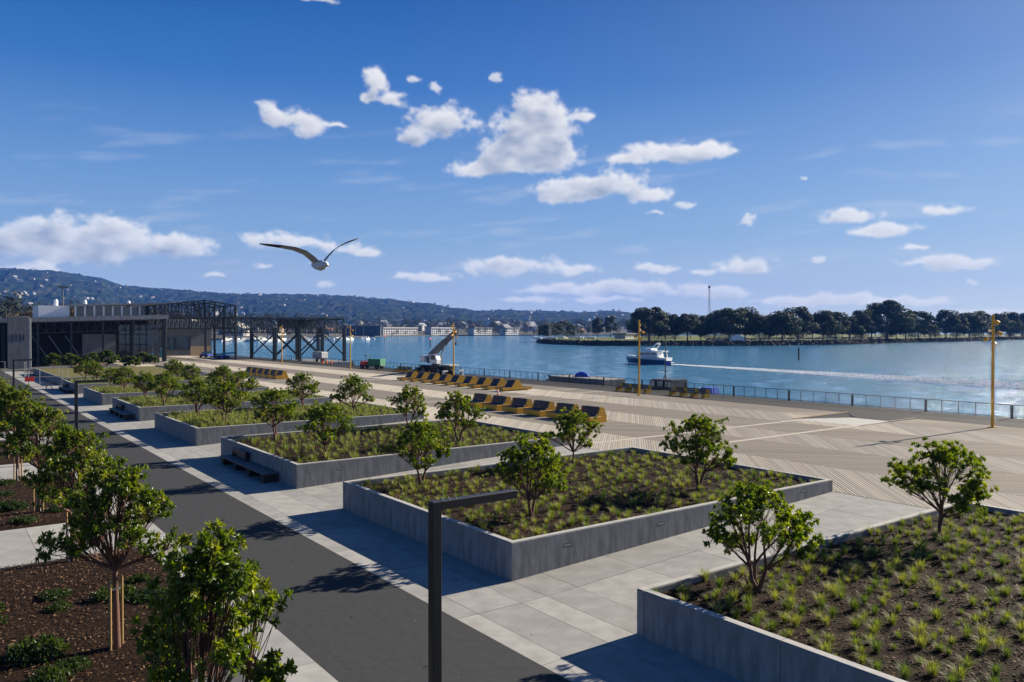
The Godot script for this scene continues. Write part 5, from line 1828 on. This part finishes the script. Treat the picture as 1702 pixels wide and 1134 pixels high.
	b.box(Vector3(0, 2.0, 0), Vector3(32, 4.0, 10))
	part("wall", b, M.off_white, t)
	b = MB.new()
	b.box(Vector3(0, 4.5, 0), Vector3(35, 1.0, 13))
	part("roof", b, M.roof_dark, t)
	for k in 7:
		b = MB.new()
		b.box(Vector3(-13.5 + 4.5 * k, 2.0, 5.06), Vector3(2.6, 2.2, 0.1))
		part("window", b, M.window_glass, t)
	# masts of boats laid up behind the point
	for k in 16:
		var m := thing("sailboat", "sailing boat with bare mast laid up beyond the grassy point", "sailboat", Vector3(398.0 + k * 4.6, 0.4, -505.0 - (k * 7) % 23), rng.randf() * 3.0, "laid-up sailing boats")
		b = MB.new()
		hull(9.0, 2.8, 1.4, b)
		part("hull", b, M.white_paint, m, Vector3(0, 0.6, 0))
		b = MB.new()
		b.tube([Vector3(0, 1.6, 0), Vector3(0, 11.0 + (k * 5) % 4, 0)], [0.22, 0.16], 5)
		b.bar(Vector3(-1.2, 8.0, 0), Vector3(1.2, 8.0, 0), 0.08, 0.08)
		part("mast", b, M.galvanised, m)
	# parked cars
	var cars := []
	for k in 4:
		var c := thing("parked_car", "parked %s car between the tree trunks on the wooded point" % ["white", "dark", "silver", "blue"][k], "car", Vector3(455 + k * 9.0, 0.4, -368), deg_to_rad(-40), "cars parked under the trees")
		b = MB.new()
		b.prism(Vector3(0, 0.35, 0), [Vector2(-2.2, 0), Vector2(2.2, 0), Vector2(2.2, 0.45), Vector2(1.9, 0.6), Vector2(-2.1, 0.62), Vector2(-2.2, 0.4)], 0.88)
		part("body", b, [M.white_paint, M.steel, M.galvanised, M.blue_tarp][k], c)
		b = MB.new()
		b.prism(Vector3(0, 0.97, 0), [Vector2(-1.9, 0), Vector2(1.0, 0), Vector2(0.4, 0.52), Vector2(-1.4, 0.52)], 0.78)
		part("cabin", b, M.window_glass, c)
		for x in [-1.35, 1.35]:
			for z in [-0.8, 0.8]: wheel(c, Vector3(x, 0.33, z), 0.33, 0.2, Vector3(0, 0, 1))
		cars.append(c)
	for k in 40:
		var u := k / 39.0
		var p := Vector3(lerpf(462, 700, u), 0.4, lerpf(-378, -372, u) - 6.0 * sin(u * 3.0) - (k % 2) * 9.0)
		var c: Node3D = cars[(k * 7 + k / 3) % 4]
		copy(c, p, deg_to_rad(-40 + 30 * u))
	var tent := thing("white_tent", "white tent on the lawn among the trees of the point", "tent", Vector3(452, 0.4, -350), deg_to_rad(-35))
	b = MB.new()
	b.prism(Vector3(0, 0, 0), [Vector2(-4.5, 0), Vector2(4.5, 0), Vector2(4.5, 2.6), Vector2(0, 4.6), Vector2(-4.5, 2.6)], 3.0)
	part("canopy", b, M.white_paint, tent)
	# lattice mast
	var lm := thing("radio_mast", "thin lattice radio mast rising behind the wooded point", "mast", Vector3(714.6, 0, -591.3))
	b = MB.new()
	for a in 3:
		var d := Vector3(cos(TAU * a / 3), 0, sin(TAU * a / 3))
		var e := Vector3(cos(TAU * (a + 1) / 3), 0, sin(TAU * (a + 1) / 3))
		b.bar(d * 1.6, d * 1.0 + Vector3.UP * 56, 0.22, 0.22)
		for k in 16:
			var r := 1.6 - 0.6 * k / 16.0
			b.bar(d * r + Vector3.UP * k * 3.5, e * r + Vector3.UP * (k + 1) * 3.5, 0.12, 0.12)
	part("lattice", b, M.steel_light, lm)
	b = MB.new()
	b.tube([Vector3(0, 56, 0), Vector3(0, 58.5, 0)], [1.3, 1.3], 10)
	part("drum", b, M.steel, lm)

func far_shore_things() -> void:
	var rng := RandomNumberGenerator.new()
	rng.seed = 83
	var dirv := func(x: float, d: float) -> Vector3:      # bearing in degrees from -Z and distance
		return Vector3(sin(deg_to_rad(x)) * d, -0.9, -cos(deg_to_rad(x)) * d)
	var kinds := []
	for k in 4: kinds.append(far_tree(600 + k, 14.0, 6.5, 2.5, 9, 110, [Color(0.022, 0.032, 0.014), Color(0.032, 0.036, 0.016), Color(0.018, 0.027, 0.013), Color(0.05, 0.036, 0.022)][k]))
	for k in 280:
		var az := rng.randf_range(2.0, 47.0)
		var near := 1560.0 + maxf(0.0, az - 32.0) * 14.0
		if az < 24.0: near = lerpf(420.0, 1150.0, clampf((az - 2.0) / 22.0, 0, 1))
		var inland := 750.0 * pow(rng.randf(), 1.3)
		var p: Vector3 = dirv.call(az, near + 40.0 + inland)
		p.y += inland * 0.026
		var s := rng.randf_range(1.1, 2.2)
		put_far_tree(kinds[rng.randi() % 4], "shore_tree", "dark tree among the houses on the far shore", "trees on the far shore", p, rng.randf() * TAU, Vector3(s * 1.1, s, s * 1.1))
	# houses of the flats and of the hillside
	var protos := []
	for k in 6:
		protos.append(house_mesh([12.0, 16.0, 22.0, 14.0, 30.0, 11.0][k], [10.0, 12.0, 14.0, 11.0, 16.0, 9.0][k], [6.0, 7.0, 8.0, 6.5, 9.0, 6.0][k], [Color(0.42, 0.4, 0.37), Color(0.55, 0.52, 0.46), Color(0.46, 0.45, 0.43), Color(0.45, 0.36, 0.28), Color(0.45, 0.44, 0.42), Color(0.4, 0.38, 0.34)][k], [Color(0.12, 0.11, 0.11), Color(0.22, 0.12, 0.08), Color(0.3, 0.3, 0.3), Color(0.14, 0.12, 0.1), Color(0.45, 0.44, 0.42), Color(0.25, 0.13, 0.09)][k]))
	for k in 110:
		var az := rng.randf_range(3.0, 46.0)
		var near := 1620.0 + maxf(0.0, az - 32.0) * 14.0
		if az < 24.0: near = lerpf(520.0, 1250.0, clampf((az - 2.0) / 22.0, 0, 1))
		var inland := 800.0 * rng.randf()
		var p: Vector3 = dirv.call(az, near + 40.0 + inland)
		p.y += inland * 0.026
		var o := part("town_house", protos[rng.randi() % 6], M.houses, null, p)
		o.rotation.y = rng.randf() * TAU
		o.scale = Vector3.ONE * rng.randf_range(0.9, 1.5)
		tag(o, "small pale house among dark trees on the flat far shore", "house", "houses on the far shore")
	var patch := FastNoiseLite.new()
	patch.seed = 6; patch.frequency = 0.0016
	var made := 0
	while made < 230:
		var az := rng.randf_range(2.5, 45.0)
		var d := rng.randf_range(2600.0, 6000.0)
		var x := sin(deg_to_rad(az)) * d
		var z := -cos(deg_to_rad(az)) * d
		if patch.get_noise_2d(x, z) < 0.02 + rng.randf() * 0.25 or rng.randf() > 1.2 - (d - 2600.0) / 4000.0: continue
		var o := part("hillside_house", protos[rng.randi() % 6], M.houses, null, Vector3(x, hill_height(x, z) + 8.0, z))
		o.rotation.y = rng.randf() * TAU
		o.scale = Vector3.ONE * rng.randf_range(0.5, 0.9)
		tag(o, "pale house on the wooded hillside across the bay", "house", "houses on the hillside")
		made += 1
	# apartment blocks at the water
	for k in 4:
		var az: float = [28.2, 31.2, 34.1, 36.2][k]
		var L: float = [110.0, 80.0, 70.0, 56.0][k]
		var p: Vector3 = dirv.call(az, 1585.0 + [0.0, 10.0, 30.0, 60.0][k])
		var t := thing("apartment_block", "long pale waterfront apartment block with rows of balconies, %s from the marina" % ["first", "second", "third", "fourth"][k], "building", p, deg_to_rad(24.0), "apartment blocks on the far shore")
		var b := MB.new()
		b.box(Vector3(0, 6.5, 0), Vector3(L, 13.0, 14.0))
		part("wall", b, M.off_white, t)
		b = MB.new()
		b.box(Vector3(0, 14.2, 0), Vector3(L + 3.0, 2.0, 17.0))
		part("roof", b, M.off_white if k < 2 else M.roof_dark, t)
		var n := int(L / 7.0)
		for i in n:
			for j in 3:
				b = MB.new()
				b.box(Vector3(-L * 0.5 + (i + 0.5) * L / n, 2.6 + j * 4.1, 7.1), Vector3(L / n * 0.5, 2.4, 0.2))
				part("window", b, M.window_glass, t)
	for k in 26:
		put_far_tree(kinds[k % 3], "waterfront_tree", "dark tree at the water's edge before the apartment blocks", "trees before the apartments", dirv.call(25.0 + k * 0.72 + rng.randf() * 0.4, 1555.0 + rng.randf() * 12.0), k * 1.1, Vector3.ONE * rng.randf_range(0.5, 1.1))
	var dk := thing("dark_warehouse", "large dark waterfront block beside the marina", "building", dirv.call(25.7, 1330.0), deg_to_rad(-30))
	var q := MB.new()
	q.box(Vector3(0, 8.0, 0), Vector3(60, 16, 30))
	part("wall", q, M.steel, dk)
	q = MB.new()
	q.box(Vector3(0, 16.4, 0), Vector3(63, 0.8, 33))
	part("roof", q, M.roof_dark, dk)
	# marina
	var protob := []
	for k in 3:
		var t := thing("marina_boat", ["white cabin cruiser in the marina beyond the steel frame", "white sailing boat with mast in the marina", "white sport boat low in the marina"][k], "boat", Vector3(240 + 20 * k, SEA, -745 - 12 * k), 0.4 * k, "boats in the marina")
		q = MB.new()
		hull(12.0, 3.8, 1.8, q)
		part("hull", q, M.white_paint, t)
		q = MB.new()
		loft_box(q, -2.5, 3.5, 1.7, [3.6, 2.6, 2.8][k], 1.4, 1.1, 1.0, 0.4)
		part("cabin", q, M.off_white, t)
		if k == 1:
			q = MB.new()
			q.tube([Vector3(0, 1.8, -1), Vector3(0, 15.0, -1)], [0.13, 0.08], 5)
			part("mast", q, M.galvanised, t)
		protob.append(t)
	for k in 66:
		var az := lerpf(16.5, 26.2, k / 65.0)
		var p: Vector3 = dirv.call(az, 770.0 + (k % 4) * 45.0 + maxf(0.0, az - 21.0) * 22.0)
		p.y = SEA
		copy(protob[(k * 5 + k / 4) % 3], p, rng.randf() * TAU)
	# brown trees, a white works building and a light mast behind the shed
	var brown := far_tree(640, 11.0, 5.5, 1.5, 10, 200, Color(0.11, 0.075, 0.04))
	for k in 12: put_far_tree(brown, "autumn_tree", "brown-leaved tree behind the shed's roof", "brown trees behind the shed", Vector3(4.0 + k * 3.8, 0, -272.0 - (k % 4) * 9.0), k * 1.7, Vector3.ONE * rng.randf_range(1.0, 1.35))
	var lp := thing("stadium_light", "thin light mast with crossbar rising behind the shed", "light mast", Vector3(36.0, 0, -300.0))
	q = MB.new()
	q.tube([Vector3.ZERO, Vector3(0, 22.0, 0)], [0.3, 0.15], 6)
	q.box(Vector3(0, 22, 0), Vector3(3.0, 0.6, 0.5))
	part("mast", q, M.steel_light, lp)
	for k in 3:
		var t := thing("works_building", "plain pale works building beyond the shed's left end", "building", Vector3([-4.0, 8.0, 60.0][k], 0, [-290.0, -330.0, -330.0][k]), 0.2, "works buildings behind the shed")
		q = MB.new()
		q.box(Vector3(0, 5.0, 0), Vector3([14.0, 20.0, 26.0][k], 10.0 + k, 14.0))
		part("wall", q, M.off_white if k < 2 else M.tan, t)
		q = MB.new()
		q.box(Vector3(0, 10.3 + k * 0.5, 0), Vector3([14.6, 20.6, 26.6][k], 0.5, 14.6))
		part("roof", q, M.roof_metal, t)
func _ready() -> void:
	var cam := Camera3D.new()
	cam.name = "camera"
	cam.fov = 46.62
	cam.position = Vector3(0, 7.5, 0)
	cam.rotation_degrees = Vector3(-0.74, -36.4, 0)
	cam.far = 20000.0
	cam.near = 0.1
	add_child(cam)
	cam.current = true
	var env := Environment.new()
	env.background_mode = Environment.BG_SKY
	env.sky = make_sky()
	env.tonemap_mode = Environment.TONE_MAPPER_LINEAR
	env.tonemap_exposure = 2.3
	env.background_energy_multiplier = 0.435
	env.ambient_light_source = Environment.AMBIENT_SOURCE_SKY
	env.sdfgi_enabled = true
	env.ssao_enabled = true
	env.ssil_enabled = true
	env.fog_enabled = true
	env.fog_density = 0.00006
	env.fog_light_color = Color(0.34, 0.58, 1.0)
	var we := WorldEnvironment.new()
	we.name = "environment"
	we.environment = env
	add_child(we)
	var sun := DirectionalLight3D.new()
	sun.name = "sun"
	sun.light_energy = 1.6
	sun.light_color = Color(1.0, 0.957, 0.875)
	sun.light_angular_distance = 0.5
	sun.shadow_enabled = true
	var az := deg_to_rad(SUN_AZ)
	var el := deg_to_rad(SUN_EL)
	var to_sun := Vector3(sin(az) * cos(el), sin(el), -cos(az) * cos(el))
	add_child(sun)
	sun.look_at_from_position(to_sun * 100.0, Vector3.ZERO)
	materials()
	print("sky and materials ", Time.get_ticks_msec())
	land_and_water()
	print("land ", Time.get_ticks_msec())
	paving()
	planters()
	bench(-45.6, "long dark bench against the third planter from the row's open end")
	bench(-79.8, "long dark bench against the fifth planter from the row's open end")
	bench(-114.6, "long dark bench against the seventh planter, beside the wire gate")
	deck()
	railing()
	print("paving ", Time.get_ticks_msec())
	trees()
	print("trees ", Time.get_ticks_msec())
	grasses()
	low_shrubs()
	print("grass ", Time.get_ticks_msec())
	lamp_posts()
	light_poles()
	loungers()
	quay_benches()
	vehicles()
	gate()
	boats()
	gull()
	print("objects ", Time.get_ticks_msec())
	terminal()
	island()
	far_shore_things()
	print("far ", Time.get_ticks_msec())
